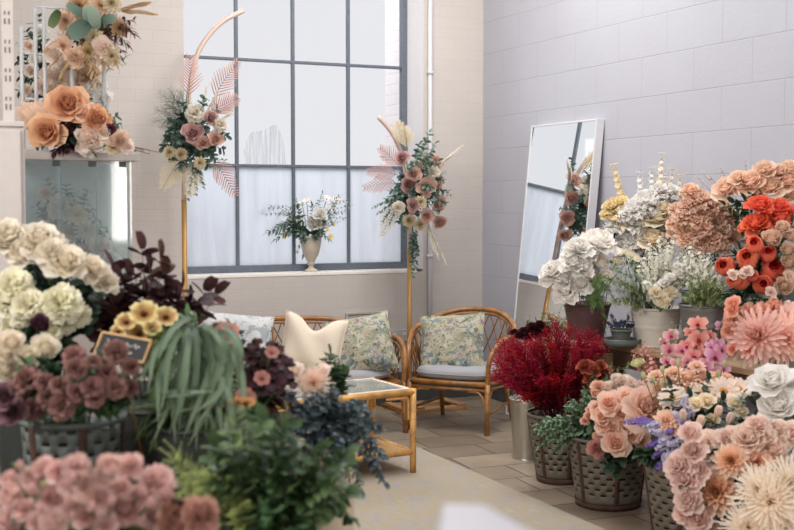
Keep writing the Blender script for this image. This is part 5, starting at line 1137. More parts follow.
# chocolate orchids
bunch(L6, [(240, 352, 20), (252, 376, 20), (266, 368, 20), (258, 356, 22), (274, 380, 20), (288, 364, 18), (244, 384, 18), (232, 366, 18), (276, 345, 17), (263, 352, 16), (271, 363, 17), (284, 372, 18), (292, 380, 16), (280, 356, 15), (256, 364, 16), (268, 376, 16), (246, 350, 16), (236, 340, 16), (254, 342, 15), (262, 388, 15), (246, 372, 15), (279, 386, 14), (250, 358, 14)], 3.08, 'chocolate_orchid', 'flower', 'orchid', 'choc', 'dark chocolate orchid bloom', 'left of the peach chrysanthemum', .4, 'leaf_dark', 1, cam=.7)
bunch(L6, [(232, 336, 22), (219, 330, 20), (225, 333, 26), (245, 398, 20), (238, 356, 16), (231, 344, 18), (262, 378, 15), (272, 352, 13)], 3.0, 'rust_bloom', 'flower', 'hellebore', 'rust_leaf', 'rusty pink cupped bloom', 'among the chocolate orchids', .2, 'leaf_dark', 1, cam=.9)
for u, v in ((222, 326), (232, 330), (240, 368), (252, 382), (236, 384), (262, 398), (275, 396), (244, 386), (228, 356), (258, 372), (236, 396), (270, 404), (284, 396), (250, 405)):
    foliage('dark_wine_stem', 'leafy stem', L6, P(u, v, 3.12), 'dark wine-brown leafy stem', 'among the chocolate orchids', L_plain, 'cotinus' if R.random() < .6 else 'leaf_dark', .055, .03, 9, True, .5)
# tall pot: peach chrysanthemum, eucalyptus
bunch(L8, [(313, 381, 33)], 3.22, 'peach_chrysanthemum', 'flower', 'spider_mum', 'peach_mum', 'single peach spidery chrysanthemum', 'before the cream cushion', 0, 'leaf_green', 1, cam=1., up=.2)
bunch(L8, [(295, 371, 16), (323, 371, 14), (300, 380, 12)], 3.28, 'blush_spray_rose', 'flower', 'rose', 'blush_white', 'small blush rose', 'beside the peach spidery chrysanthemum', 0, 'leaf_green', 1, cam=.7)
for u, v in ((330, 355), (338, 366), (345, 376), (341, 384), (334, 372), (326, 362)):
    foliage('round_leaf_sprig', 'leafy sprig', L8, P(u, v, 3.42), 'grey-green round-leaved sprig', 'right of the peach chrysanthemum', L_round, 'leaf_green', .042, .032, 6, True, .75)
for i in range(88):
    a = R.random(); u = 282 + a * 104; top = 386 + max(0, (u - 345)) * .95; bot = 495 - max(0, (u - 350)) * .2
    v = top + (bot - top) * R.random() ** 1.1
    if u > 383: v = max(v, 455)
    foliage('blue_eucalyptus_branch', 'branch', L8, P(u, v, 3.30 + R.uniform(-.14, .1)), 'blue-grey eucalyptus branch', 'in the tall beige pot', L_round, 'blue_euc', .027, .018, 20, True, .4, 'stem_brown', .15, .4, .05, .0018, .3, .95)
bunch(L8, [(361, 442, 9), (338, 433, 7), (352, 462, 6)], 3.25, 'dried_seed_head', 'seed head', 'bud', 'tan_blush', 'small tan seed head', 'on the blue-grey eucalyptus', 0, None, 0, cam=.8)
# bright greens front
for i in range(64):
    a = R.random(); u = 172 + a * 176; top = 462 - 66 * math.sin(pi * min(1, (u - 160) / 190)) ** .9; v = top + (528 - top) * R.random() ** .85
    if u > 318 and v > 500: v = 470 + R.random() * 28
    q = R.random(); tt = 2.42 + R.uniform(-.18, .12)
    if u < 262 and v > 448: foliage('bright_fern', 'fern', L9, P(u, v, tt), 'bright green ferny stem', 'behind the pink peonies', L_fern, 'green_bright', .05, .016, 12, True, .4, curl=.3)
    elif q < .55: foliage('green_leaf_stem', 'leafy stem', L9, P(u, v, tt), 'mid-green leafy stem', 'at the front of the left display', L_plain, 'green_mid', .058, .030, 11, True, .4)
    else: foliage('green_eucalyptus', 'branch', L9, P(u, v, tt), 'round-leaved green eucalyptus branch', 'at the front of the left display', L_round, 'leaf_green', .05, .04, 10, True, .4)
for u, v in ((332, 506), (322, 514), (338, 512), (353, 520), (318, 524), (345, 496), (340, 470), (347, 458)):
    foliage('green_eucalyptus', 'branch', L9, P(u, v, 2.5), 'trailing round-leaved eucalyptus branch', 'hanging over the rug', L_round, 'leaf_green', .034, .028, 10, True, .45, sag=.25)
bunch(L9, [(245, 402, 20), (238, 400, 14)], 2.6, 'brown_tulip', 'flower', 'hellebore', 'ochre', 'rust-brown cupped flower', 'between strap leaves and greens', 0, None, 0, cam=.9)
for (u, v, u2, v2) in ((262, 440, 275, 430), (232, 442, 246, 436), (330, 462, 346, 458), (338, 470, 350, 474), (290, 450, 300, 462), (250, 470, 262, 478)):
    foliage('broad_leaf_stem', 'leafy stem', L9, P(u, v, 2.34), 'pale broad-leaved green stem', 'among the front greens', L_round, 'euc_soft', .055, .04, 5, True, .72)
# pink peonies, front
bunch(L10, [(44, 466, 24), (58, 469, 24), (53, 495, 30), (110, 462, 22), (22, 507, 24), (130, 464, 28), (125, 509, 40), (85, 515, 24), (120, 487, 22), (100, 498, 26), (36, 520, 22), (138, 494, 24), (8, 478, 18)], 2.02, 'pink_peony', 'flower', 'peony', 'pink', 'dusty pink ruffled peony', 'at the bottom left', .9, 'leaf_dark', 2, (.05, .028), cam=.8, up=.6, scale=.86)
bunch(L10, [(76, 464, 28), (12, 493, 32), (87, 486, 30), (53, 521, 28), (5, 518, 30), (157, 479, 38), (150, 515, 26), (100, 476, 24), (30, 475, 22), (72, 508, 24), (68, 484, 22), (105, 524, 26), (165, 497, 22)], 2.02, 'pink_carnation', 'flower', 'carnation', 'pink', 'dusty pink frilled carnation', 'at the bottom left', .9, 'leaf_dark', 2, (.05, .028), cam=.8, up=.6, scale=.86)
bunch(L10, [(12, 474, 15), (32, 487, 16), (100, 464, 15), (73, 476, 13), (68, 500, 15), (73, 513, 13), (113, 469, 15), (151, 501, 15), (142, 491, 14), (20, 464, 13), (92, 505, 13), (40, 508, 13), (112, 500, 13), (84, 474, 12)], 1.96, 'pink_bud', 'flower bud', 'bud', 'pink', 'pale pink round bud', 'among the pink peonies', .6, None, 0, cam=.5, up=.8)
bunch(L10, [(181, 518, 38), (203, 514, 32), (192, 526, 30)], 1.98, 'brown_pink_hydrangea', 'flower', 'peony', 'brown_pink', 'brownish pink ruffled head', 'below the bright green ferns', .1, 'leaf_dark', 1, cam=.7)
for u, v in ((30, 500), (60, 508), (92, 494), (112, 480), (135, 482), (150, 500), (80, 500), (40, 485), (25, 478), (70, 470), (98, 486), (50, 482), (75, 495), (62, 520), (95, 515), (122, 498), (142, 504), (160, 490), (15, 505), (20, 520), (110, 515), (138, 520), (66, 475)):
    foliage('peony_leaf_stem', 'leafy stem', L10, P(u, v, 2.06), 'dark green leafy stem', 'between the pink peonies', L_plain, 'leaf_dark' if R.random() < .7 else 'green_bright', .05, .024, 6, True, .6)
# small chalkboard on a stick
M['board'] = plain('chalkboard_black', rgb(34, 34, 36), .8, var=.1)
M['gilt'] = plain('pale_gold_wood', rgb(190, 148, 92), .5, var=.1)
M['chalk'] = plain('white_chalk', rgb(226, 224, 220), .9)
tl, tr, br_ = P(103.5, 333.5, 2.80), P(150.5, 342, 2.76), P(144.5, 362, 2.74)
ex = (tr - tl); wd = ex.length; ex.normalize(); ez = (tr - br_); ez = (ez - ex * ez.dot(ex)); ht = ez.length; ez.normalize(); ey = ez.cross(ex); cc = tl + ex * wd / 2 - ez * ht / 2
t = thing('chalkboard_sign', 'tilted little chalkboard sign with gold frame among the hellebores', 'sign', cc); t.rotation_mode = 'QUATERNION'; t.rotation_quaternion = Matrix((ex, ey, ez)).transposed().to_quaternion()
b = MB(); b.box((-wd / 2, -.002, -ht / 2), (wd / 2, .003, ht / 2)); b.build('board', M['board'], t, smooth=False)
b = MB(); f = .0045
for a in ((-wd / 2 - f, wd / 2 + f, ht / 2, ht / 2 + f), (-wd / 2 - f, wd / 2 + f, -ht / 2 - f, -ht / 2), (-wd / 2 - f, -wd / 2, -ht / 2, ht / 2), (wd / 2, wd / 2 + f, -ht / 2, ht / 2)): b.box((a[0], -.005, a[2]), (a[1], .005, a[3]))
b.build('frame', M['gilt'], t, smooth=False, bevel=.001)
b = MB()
for line, (z, x0, x1, am) in enumerate(((.006, -.36, .34, .005), (-.012, -.2, .22, .003))):
    b.tube([(wd * lerp(x0, x1, i / 60), -.0026, z + am * math.sin(i * .9) * (.5 + .5 * math.sin(i * .37)) + .004 * (1 if i % 17 < 3 else 0)) for i in range(61)], .0008, 4)
b.build('chalk_writing', M['chalk'], t)
bt = V((0, .004, -ht / 2)); lo = t.matrix_basis.inverted() @ V((L4.c.x - .02, L4.c.y, LZ + .2)) if False else Matrix((ex, ey, ez)) @ (V((L4.c.x - .03, L4.c.y - .03, LZ + .15)) - cc); b = MB(); b.tube([bt, lo], .003, 6); b.build('stick', M['gilt'], t)
# ------------------------------------------------------------------ made-up arrangements: one thing each, its blooms and fronds are parts
pm('palm_pink', rgb(176, 132, 126), rgb(206, 172, 164), .6, .12, .05)
pm('palm_cream', rgb(200, 184, 150), rgb(222, 208, 180), .6, .12, .05)
pm('pampas', rgb(222, 208, 184), rgb(236, 228, 212), .8, .3, .04)
pm('dusty_mauve_rose', rgb(128, 82, 82), rgb(190, 144, 138), .6, .25, .06)
pm('dusty_peach_rose', rgb(166, 112, 92), rgb(208, 164, 146), .6, .25, .05)
pm('euc', rgb(70, 94, 82), rgb(116, 140, 126), .55, .2, .12)
pm('thistle', rgb(190, 170, 130), rgb(224, 210, 180), .8, .2, .06)
pm('orange_rose', rgb(204, 134, 92), rgb(232, 190, 152), .6, .24, .05)
pm('tan_dry', rgb(140, 102, 64), rgb(196, 158, 112), .7, .25, .12)
pm('wine_leaf', rgb(60, 28, 34), rgb(98, 46, 54), .5, .2, .15)
class Arr:
    def __init__(s, name, label, cat, loc, group=None): s.t = thing(name, label, cat, loc, 0, group); s.B = V(loc)
    def bloom(s, name, shape, mat, u, v, px, t, n=None, out=.6):
        p = P(u, v, t); d = (p - s.B); n = (d.normalized() * out + (EYE - p).normalized() + V((0, 0, .15))).normalized(); sz = px * t / F * 1.18
        o = link(name, bloom_mesh(shape, G[mat]), s.t, p - s.B - n * sz * .18); o.rotation_mode = 'QUATERNION'; o.rotation_quaternion = V((0, 0, 1)).rotation_difference(n) @ Quaternion((0, 0, 1), R.uniform(0, 6)); o.scale = (sz,) * 3
        b = MB(); b.tube([V((0, 0, 0)), (p - s.B) * .5 + V((0, 0, .01)), p - s.B - n * sz * .2], .0022, 4); st = b.build('stem', G['stem_green'], o); st.matrix_parent_inverse = Matrix.LocRotScale(o.location, o.rotation_quaternion, o.scale).inverted()
    def branch(s, name, leaf, mat, base, tip, n, L, W, pairs=True, start=.2, bend=.05, spread=.9, taper=.3, curl=.4, shape='point', stem='stem_green', r=.0018):
        a = P(*base) - s.B; c = P(*tip) - s.B; d = (c - a).length; pts = spline([a, a.lerp(c, .5) + V((R.uniform(-.03, .03) * d, R.uniform(-.05, .05) * d, bend * d)), c], 10); m = len(pts)
        b = MB(); b.tube(pts, [r * (1 - .6 * i / m) for i in range(m)], 4); b.cur = 1
        face = (EYE - (s.B + c)).normalized(); 
        for i in range(n):
            f = start + (1 - start) * (i + .5) / n; j = min(int(f * (m - 1)), m - 2); p = pts[j].lerp(pts[j + 1], f * (m - 1) - j); dr = (pts[j + 1] - pts[j]).normalized(); z = (1 - taper * abs(f - .35) / .65)
            if shape == 'palm':
                sd = dr.cross(face).normalized()
                for sg in (-1, 1): leaf_into(b, p, sd * sg * spread + dr * .75 + face * R.uniform(-.1, .25), face, L * z * R.uniform(.9, 1.1), W, 'strap', .15, curl * .6, (0, 1), 3)
            else:
                sd = dr.orthogonal().normalized()
                for k in range(2 if pairs else 1):
                    q = Quaternion(dr, i * 1.57 + k * pi + R.uniform(-.5, .5)) @ sd; leaf(b, p, (q * spread + dr * (1 - spread * .5)).normalized(), dr, L * z, W * z, 'point', .2, curl) if False else leaf_fn(leaf, b, p, (q * spread + dr * (1 - spread * .5)).normalized(), dr, L * z, W * z, curl)
        b.build(name, [G[stem], G[mat]], s.t)
def leaf_fn(leaf, b, p, d, up, L, W, curl): leaf(b, p, d, up, L, W, 'point', .2, curl)
def plume(s, name, mat, base, tip, n=70, L=.09, wide=.5):
    a = P(*base) - s.B; c = P(*tip) - s.B; dr = (c - a).normalized(); d = (c - a).length; b = MB(); b.tube([a, a.lerp(c, .5) + V((0, 0, .02 * d)), c], .0015, 4); b.cur = 0
    for i in range(n):
        f = .25 + .75 * i / n; p = a.lerp(c, f) + V((0, 0, .02 * d * 4 * f * (1 - f))); q = Quaternion(dr, i * GA) @ dr.orthogonal().normalized(); leaf_into(b, p, dr + q * wide * R.uniform(.5, 1.2) + V((0, 0, -.15)), q, L * R.uniform(.6, 1.1), .006, 'strap', .1, .5, (.2, 1), 3)
    b.build(name, G[mat], s.t)
TH = 6.98
q = P(193, 150, TH + .05)
a = Arr('hoop_arrangement', 'dusty rose and palm arrangement on the left half hoop', 'floral arrangement', q)
for nm, sh, m, u, v, s_ in (('large_rose', 'rose', 'dusty_mauve_rose', 193, 133, 22), ('rose', 'rose', 'dusty_mauve_rose', 211, 118, 15), ('rose', 'rose', 'dusty_peach_rose', 203, 143, 15), ('rose', 'rose', 'dusty_peach_rose', 216, 139, 15), ('thistle', 'chrysanthemum', 'thistle', 169, 152, 13), ('thistle', 'chrysanthemum', 'thistle', 181, 154, 13), ('white_bloom', 'carnation', 'pampas', 195, 112, 20), ('white_bloom', 'carnation', 'pampas', 221, 124, 15), ('dried_bloom', 'dahlia', 'thistle', 200, 163, 14)):
    a.bloom(nm, sh, m, u, v, s_ * .88, TH - .14)
for ba, ti, m in (((188, 112), (190, 56), 'palm_pink'), ((206, 112), (238, 62), 'palm_pink'), ((203, 120), (238, 98), 'palm_pink'), ((205, 152), (236, 196), 'palm_pink'), ((188, 152), (163, 188), 'palm_cream'), ((194, 152), (190, 196), 'palm_cream')):
    a.branch('palm_frond', None, m, (*ba, TH - .04), (*ti, TH - .08), 13, .105, .008, shape='palm', start=.25, taper=.75, spread=.75)
for ti in ((158, 92), (155, 110), (160, 128), (172, 95), (165, 104), (152, 122), (160, 140), (168, 88), (180, 90)): a.branch('fern_spray', L_fern, 'euc_soft', (186, 128, TH - .02), (*ti, TH - .06), 17, .075, .02, taper=.6, bend=.16)
for ti in ((162, 148), (168, 120), (180, 115), (175, 140), (170, 158), (186, 165), (215, 158), (224, 150), (208, 166), (182, 103), (228, 136), (197, 172), (178, 168), (170, 130), (166, 138), (184, 122), (212, 150), (206, 128), (192, 150), (184, 144), (205, 98), (218, 108), (188, 126), (176, 128)): a.branch('eucalyptus_sprig', L_round, 'euc', (192, 140, TH), (*ti, TH - .10 + R.uniform(-.05, .06)), 10, .052, .038, start=.25)
for ti in ((196, 195), (204, 188), (188, 200), (222, 168), (226, 160)): a.branch('trailing_sprig', L_round, 'euc_soft', (194, 160, TH), (*ti, TH - .05), 9, .026, .02, bend=0)
for ti in ((214, 98), (228, 115), (206, 90)): plume(a, 'plume', 'pampas', (200, 130, TH - .05), (*ti, TH - .08), 40, .06)
q = P(409, 185, 7.70)
a = Arr('hoop_arrangement', 'dusty rose and palm arrangement on the right half hoop beside the wall pipe', 'floral arrangement', q)
TR = 7.64
for nm, sh, m, u, v, s_ in (('rose', 'rose', 'dusty_mauve_rose', 402, 158, 15), ('rose', 'rose', 'dusty_peach_rose', 414, 174, 15), ('rose', 'rose', 'dusty_mauve_rose', 408, 185, 16), ('large_rose', 'rose', 'dusty_peach_rose', 427, 187, 20), ('rose', 'rose', 'dusty_mauve_rose', 413, 205, 15), ('rose', 'rose', 'dusty_peach_rose', 427, 216, 14), ('thistle', 'chrysanthemum', 'thistle', 409, 221, 14), ('thistle', 'chrysanthemum', 'thistle', 420, 225, 13), ('white_bloom', 'carnation', 'pampas', 424, 163, 20), ('white_bloom', 'carnation', 'pampas', 398, 208, 14), ('white_bloom', 'carnation', 'pampas', 434, 172, 14), ('dried_bloom', 'dahlia', 'thistle', 421, 202, 13)):
    a.bloom(nm, sh, m, u, v, s_ * .86, TR - .20 + R.uniform(-.06, .06))
for u, v, s_ in ((437, 182, 15), (439, 204, 15), (436, 162, 14), (440, 222, 13)): a.bloom('rose', 'rose', 'dusty_peach_rose', u, v, s_, TR - .08, out=2.2)
for ba, ti, m in (((405, 150), (397, 122), 'palm_cream'), ((408, 152), (404, 128), 'palm_cream'), ((402, 183), (364, 188), 'palm_pink'), ((402, 170), (380, 148), 'palm_pink'), ((402, 176), (368, 172), 'palm_pink'), ((400, 200), (382, 236), 'palm_cream')):
    a.branch('palm_frond', None, m, (*ba, TR - .02), (*ti, TR - .08), 11, .085, .0075, shape='palm', start=.15, taper=.7, spread=.75)
for ti in ((431, 130), (426, 138), (436, 142), (420, 142), (432, 152), (440, 160), (444, 180), (449, 192), (446, 204), (440, 212), (436, 200), (400, 196), (392, 204), (386, 200), (398, 222), (412, 196), (420, 152), (396, 186), (416, 232), (404, 232), (428, 206), (418, 214), (410, 164), (390, 192), (424, 178), (400, 176), (434, 188), (408, 212)): a.branch('eucalyptus_sprig', L_round, 'euc', (411, 188, TR), (*ti, TR - .12 + R.uniform(-.22, .12)), 11, .042, .031, start=.25)
for ti in ((377, 214), (382, 222), (372, 208), (388, 226), (452, 196)): a.branch('trailing_sprig', L_round, 'euc_soft', (402, 198, TR), (*ti, TR - .06), 10, .022, .018)
for ti in ((413, 278), (416, 268), (411, 262), (418, 255)): a.branch('hanging_eucalyptus', L_round, 'euc', (412, 225, TR - .03), (*ti, TR - .05), 11, .03, .026, bend=0)
for ti, nn in (((456, 150), 80), ((450, 156), 60), ((443, 256), 80), ((436, 250), 70), ((432, 242), 60), ((448, 158), 50)): plume(a, 'pampas_plume', 'pampas', (424, 180 if ti[1] < 200 else 215, TR - .03), (*ti, TR - .10), nn, .085, .35)
for ti in ((440, 166), (446, 172), (438, 178)): a.branch('fern_spray', L_fern, 'euc_soft', (420, 185, TR), (*ti, TR - .08), 11, .04, .012)
# urn flowers on the sill: separate stems
TU = P(311, 240, 1); tu = (CU.c - EYE).dot(FWD) / (ray(311, 240)).dot(FWD); tu = (V((CU.c.x, CU.c.y, 1.2)) - EYE).dot(FWD)
WU = 'in the stone urn'
bunch(CU, [(315, 222, 14), (321, 213, 12)], tu - .06, 'white_peony', 'flower', 'peony', 'white', 'round white peony', WU, .2, 'leaf_green', 2, (.04, .02), cam=.8)
bunch(CU, [(287, 221, 10), (301, 217, 9), (307, 201, 9), (327, 198, 9), (337, 200, 9), (302, 203, 8), (332, 206, 8)], tu - .02, 'white_anemone', 'flower', 'hellebore', 'white', 'small white open flower', WU, .2, 'leaf_green', 1, (.04, .02), cam=.8)
bunch(CU, [(331, 237, 6), (328, 230, 5), (285, 235, 7), (333, 224, 5)], tu - .04, 'yellow_bloom', 'flower', 'hellebore', 'butter', 'tiny yellow flower', WU, .1, None, 0, cam=.8)
for u, v, k in ((262, 208, 0), (268, 232, 1), (274, 226, 1), (280, 212, 0), (275, 240, 1), (346, 211, 0), (350, 206, 0), (338, 222, 0), (334, 214, 0), (296, 206, 1), (312, 206, 1), (326, 222, 1), (322, 232, 1), (300, 232, 1), (290, 228, 1), (318, 200, 0), (297, 252, 0), (303, 256, 0), (308, 228, 1), (330, 240, 0), (292, 215, 1), (306, 238, 1), (282, 224, 1), (340, 196, 0), (316, 236, 1), (265, 214, 0), (270, 205, 0), (276, 232, 1), (344, 218, 0), (286, 206, 0), (348, 200, 0), (294, 198, 0), (322, 194, 0)):
    foliage('urn_sprig', 'leafy sprig', CU, P(u, v, tu - .05 + R.uniform(-.05, .05)), 'grey-green leafy sprig' if k else 'thin small-leaved sprig', WU, L_plain, 'euc' if k else 'euc_soft', .06 if k else .038, .027 if k else .016, 9, True, .35, sag=.1, stemr=.0014)
# ------------------------------------------------------------------ upper left: dried arrangements and what fills the showcase
TA = 4.66; q = P(100, 30, TA + .12)
a = Arr('dried_arrangement', 'dried arrangement with tan plumes and big eucalyptus leaves on the wire rack', 'floral arrangement', q)
def bigleaf(s, u, v, u2, v2, w, m, t):
    p, c = P(u, v, t) - s.B, P(u2, v2, t - .03) - s.B; b = MB(); b.tube([p, p.lerp(c, .3)], .002, 4); leaf_into(b, p.lerp(c, .15), c - p, (EYE - s.B), (c - p).length, w, 'round', .12, .2, (0, 1), 5); b.build('broad_leaf', G[m], s.t)
for x in ((92, 20, 73, 34, .07, 'euc'), (88, 26, 88, 8, .045, 'euc_soft'), (98, 32, 92, 10, .05, 'euc_soft'), (100, 22, 112, 18, .04, 'euc'), (90, 20, 70, 6, .036, 'euc'), (60, 8, 52, 24, .04, 'green_mid')): bigleaf(a, *x, TA - .12)
for ba, ti, m in (((82, 22), (52, 44), 'tan_dry'), ((82, 28), (58, 56), 'tan_dry'), ((86, 34), (66, 66), 'tan_dry'), ((110, 10), (146, 12), 'tan_dry'), ((108, 14), (140, 4), 'tan_dry'), ((96, 8), (84, -14), 'tan_dry'), ((80, 12), (72, -8), 'tan_dry')): plume(a, 'tan_plume', m, (*ba, TA - .02), (*ti, TA - .08), 60, .07, .45)
for ba, ti, m in (((88, 40), (97, 84), 'tan_dry'), ((92, 40), (104, 66), 'tan_dry'), ((105, 25), (128, 44), 'wine_leaf'), ((112, 18), (134, 34), 'wine_leaf'), ((100, 36), (118, 66), 'tan_dry')): a.branch('dried_blade', L_plain, m, (*ba, TA - .04), (*ti, TA - .08), 7, .06, .014, spread=.5)
for u, v, s_, m, sh in ((62, 46, 18, 'tan_blush', 'dahlia'), (94, 38, 16, 'thistle', 'dahlia'), (104, 48, 18, 'blush_white', 'peony'), (54, 54, 16, 'blush_white', 'peony'), (75, 58, 16, 'tan_blush', 'peony'), (112, 56, 14, 'thistle', 'dahlia'), (120, 28, 15, 'tan_dry', 'dahlia'), (100, 4, 18, 'tan_blush', 'dahlia'), (78, 4, 20, 'tan_dry', 'dahlia'), (64, 20, 18, 'tan_blush', 'dahlia'), (112, 2, 16, 'thistle', 'dahlia'), (88, 52, 14, 'tan_dry', 'dahlia')): a.bloom('dried_bloom', sh, m, u, v, s_ * 1.15, TA - .08)
for ti in ((122, 42), (132, 30), (128, 58), (118, 64), (126, 66), (72, 70), (60, 60), (136, 20), (110, 72)): a.branch('wine_sprig', L_plain, 'wine_leaf' if ti[0] % 4 == 0 else 'euc_soft', (98, 26, TA), (*ti, TA - .05), 6, .035, .018)
for ti in ((60, 36), (78, 60), (96, 56), (112, 44), (120, 20), (64, 12), (106, 62), (86, 66), (70, 30), (82, 44), (90, 28), (104, 18), (76, 14), (110, 34), (95, 14)): a.branch('filler_spray', L_fluff, 'tan_dry', (92, 24, TA + .04), (*ti, TA - .02), 9, .06, .03)
TB = 4.55; q = P(85, 140, TB + .10); q.z = max(q.z, zv + .03)
a = Arr('rose_arrangement', 'arrangement with large peach roses lying on top of the glass showcase', 'floral arrangement', q)
for nm, sh, m, u, v, s_ in (('large_peach_rose', 'rose', 'orange_rose', 68, 104, 36), ('large_peach_rose', 'rose', 'orange_rose', 47, 132, 32), ('peach_rose', 'peony', 'orange_rose', 97, 119, 26), ('peach_rose', 'rose', 'apricot', 84, 112, 20), ('blush_rose', 'peony', 'blush_white', 90, 139, 26), ('small_bloom', 'peony', 'tan_blush', 121, 141, 18), ('small_bloom', 'peony', 'blush_white', 104, 132, 16), ('small_bloom', 'dahlia', 'wine_leaf', 111, 129, 12), ('small_bloom', 'peony', 'blush_white', 128, 146, 12), ('small_bloom', 'dahlia', 'thistle', 114, 147, 16)): a.bloom(nm, sh, m, u, v, s_, TB - .05)
for ti in ((72, 128), (70, 138), (78, 146), (64, 146), (60, 120), (82, 130), (74, 120), (66, 150), (92, 152), (54, 152)): a.branch('dark_sprig', L_plain, 'leaf_dark' if ti[0] % 3 else 'wine_leaf', (78, 135, TB + .05), (*ti, TB - .04), 8, .05, .03)
for ti in ((108, 112), (118, 116), (104, 104), (122, 124), (112, 140), (56, 150), (36, 146), (98, 150), (88, 98)): a.branch('green_sprig', L_plain, 'euc', (85, 132, TB + .05), (*ti, TB), 8, .04, .02)
for ti in ((22, 118), (26, 112), (30, 120)): a.branch('palm_frond', None, 'tan_blush', (56, 122, TB + .03), (*ti, TB), 12, .07, .012, shape='palm')
for ti in ((162, 153), (150, 154), (145, 150), (136, 151)): a.branch('dry_twig', L_plain, 'tan_dry', (100, 146, TB), (*ti, TB), 6, .02, .008, stem='stem_brown', spread=.4, r=.003)
TC = 4.80; q = P(70, 95, TC + .08)
a = Arr('pale_arrangement', 'pale blush and white arrangement between the two dried bouquets', 'floral arrangement', q)
for u, v, s_, m in ((60, 78, 20, 'blush_white'), (75, 82, 20, 'blush_white'), (90, 76, 18, 'tan_blush'), (92, 92, 18, 'white'), (54, 90, 18, 'blush_white'), (68, 66, 16, 'blush_white'), (82, 70, 16, 'cream'), (104, 98, 14, 'white'), (48, 74, 14, 'blush_white'), (98, 84, 14, 'white'), (40, 86, 12, 'blush_white'), (30, 70, 10, 'blush_white'), (28, 45, 10, 'blush_white'), (34, 58, 10, 'white'), (26, 90, 10, 'blush_white'), (40, 30, 10, 'white')): a.bloom('pale_bloom', 'peony', m, u, v, s_ * 1.2, TC - .02)
for ti in ((20, 40), (26, 30), (32, 22), (18, 60), (24, 75), (30, 52), (40, 62), (18, 92), (36, 100), (48, 104), (26, 104), (40, 44), (50, 56), (44, 90), (60, 100), (80, 100), (28, 64), (20, 76), (34, 84), (38, 14), (30, 36), (22, 52)): a.branch('green_sprig', L_plain, 'euc' if ti[1] % 4 else 'leaf_dark', (52, 86, TC + .06), (*ti, TC), 10, .045, .024)
q = P(78, 255, 4.86); q.z = zb + .03
a = Arr('dried_bouquet', 'pale dried bouquet inside the glass showcase', 'floral arrangement', q)
TS = 4.82
for u, v, s_, m, sh in ((62, 205, 26, 'pampas', 'carnation'), (78, 212, 24, 'cream', 'dahlia'), (88, 228, 24, 'pampas', 'chrysanthemum'), (70, 230, 24, 'thistle', 'dahlia'), (100, 245, 22, 'blush_white', 'peony'), (54, 222, 20, 'thistle', 'dahlia'), (45, 192, 16, 'tan_blush', 'dahlia'), (110, 258, 18, 'white', 'peony'), (85, 250, 20, 'tan_blush', 'dahlia'), (62, 248, 20, 'thistle', 'dahlia'), (98, 262, 18, 'tan_blush', 'peony'), (48, 240, 18, 'pampas', 'carnation')): a.bloom('dried_bloom', sh, m, u, v, s_, TS - .02)
for ti in ((66, 184), (58, 200), (88, 190), (96, 218), (108, 232), (116, 250), (66, 215), (80, 232), (44, 228), (36, 205), (94, 252), (46, 178), (40, 190), (55, 188), (82, 198), (92, 208), (102, 226), (72, 192), (112, 240), (60, 235), (90, 240), (50, 205), (40, 215), (75, 220)): a.branch('dried_sprig', L_fluff if ti[0] % 2 else L_plain, 'euc_soft' if ti[0] % 3 else 'euc', (72, 250, TS + .05), (*ti, TS), 10, .05, .024)
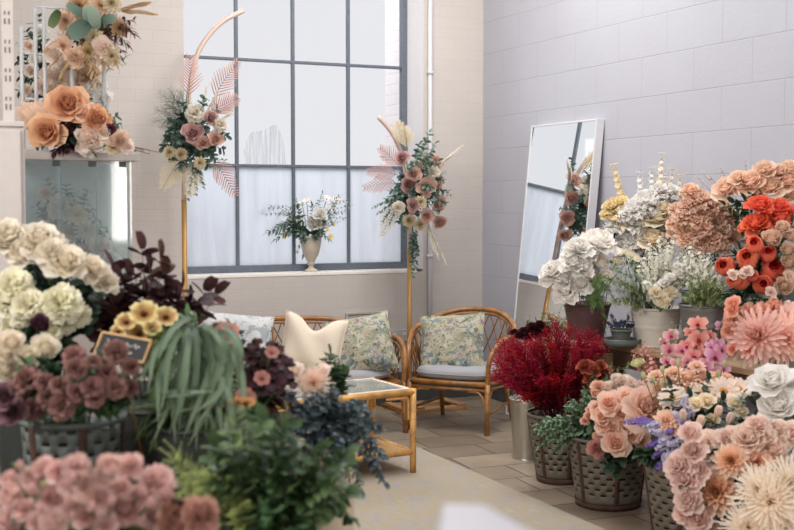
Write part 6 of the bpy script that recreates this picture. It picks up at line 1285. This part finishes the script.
# ------------------------------------------------------------------ which stems does the photo show, and which one is which
ORD = ['', 'second ', 'third ', 'fourth ', 'fifth ', 'sixth ', 'seventh ', 'eighth ', 'ninth ', 'tenth ', 'eleventh ', 'twelfth ', 'thirteenth ', 'fourteenth ', 'fifteenth ']
bpy.context.view_layer.update()
dg = bpy.context.evaluated_depsgraph_get()
def kids(o): return [c for c in o.children_recursive if c.type == 'MESH']
bpy.context.view_layer.update()
CH = {}
for o in bpy.data.objects:
    if o.parent: CH.setdefault(o.parent.name, []).append(o)
GLASSY = ('pane', 'glass_film', 'sliding_door', 'side_glass')
def seen(t):
    ch = CH.get(t.name, []); names = {c.name for c in ch}; c2 = [c for c in ch if c.name.split('.')[0] not in ('stem', 'pedicel', 'leaf')] or ch
    hits = 0; pts = []
    for c in c2:
        mw = c.matrix_world; vs = c.data.vertices; n = len(vs); step = max(1, n // 40)
        pts += [mw @ vs[i].co for i in range(0, n, step)]
    tot = 0
    for p in pts:
        u, v, tt = proj(p)
        if not (2 < u < 792 and 2 < v < 528): continue
        d = (p - EYE); L = d.length; d.normalize(); o0 = EYE.copy(); rem = L
        for _ in range(4):
            ok, loc, nn, ix, ob, mm = SC.ray_cast(dg, o0, d, distance=rem + .02)
            if ok and ob.name.split('.')[0] in GLASSY: o0 = loc + d * .002; rem = L - (o0 - EYE).length; continue
            break
        if ok and ob.name in names: hits += 1
        if hits >= 2: return True
    return hits >= 1 and len(pts) < 12
def plural_of(k):
    for w in (' with ', ' of '):
        if w in k: a, b_ = k.split(w, 1); return plural_of(a) + w + b_
    if k.endswith(('ch', 'sh', 's')): return k if k.endswith('lus') else k + 'es'
    if k.endswith('y') and k[-2] not in 'aeou': return k[:-1] + 'ies'
    return k[:-1] + 'ves' if k.endswith('leaf') is False and k.endswith('f') else k[:-1] + 'ves' if k.endswith('leaf') else k + 's'
groups = {}; gone = 0
for t, kind, where, p, g in REG:
    if seen(t): groups.setdefault((kind, where), []).append((t, proj(p)))
    else:
        for c in CH.get(t.name, []): bpy.data.objects.remove(c)
        bpy.data.objects.remove(t); gone += 1
print('stems kept', sum(len(x) for x in groups.values()), 'dropped as fully hidden', gone)
for (kind, where), L in groups.items():
    n = len(L); base = kind + ' ' + where
    if n == 1: L[0][0]['label'] = base; continue
    L.sort(key=lambda a: a[1][1])
    rows = 1 if n <= 4 else 2 if n <= 10 else 3 if n <= 21 else 4
    k = math.ceil(n / rows); nm = {1: ['row'], 2: ['upper row', 'lower row'], 3: ['top row', 'middle row', 'bottom row'], 4: ['top row', 'second row', 'third row', 'bottom row']}[rows]
    plural = base + ' bunch'
    for r_ in range(rows):
        row = sorted(L[r_ * k:(r_ + 1) * k], key=lambda a: a[1][0]); m = len(row)
        for i, (t, uv) in enumerate(row):
            if m == 1: s = 'the only one'
            elif i < (m + 1) // 2: s = ('leftmost' if i == 0 else ORD[i] + 'from left')
            else: j = m - 1 - i; s = ('rightmost' if j == 0 else ORD[j] + 'from right')
            t['label'] = base + ', ' + s + ('' if rows == 1 else ', ' + nm[r_]); t['group'] = plural_of(kind) + ' ' + where
for t, *_ in [x for L in groups.values() for x in L]:
    if len(t['label'].split()) > 16: print('LONG', t['label'])
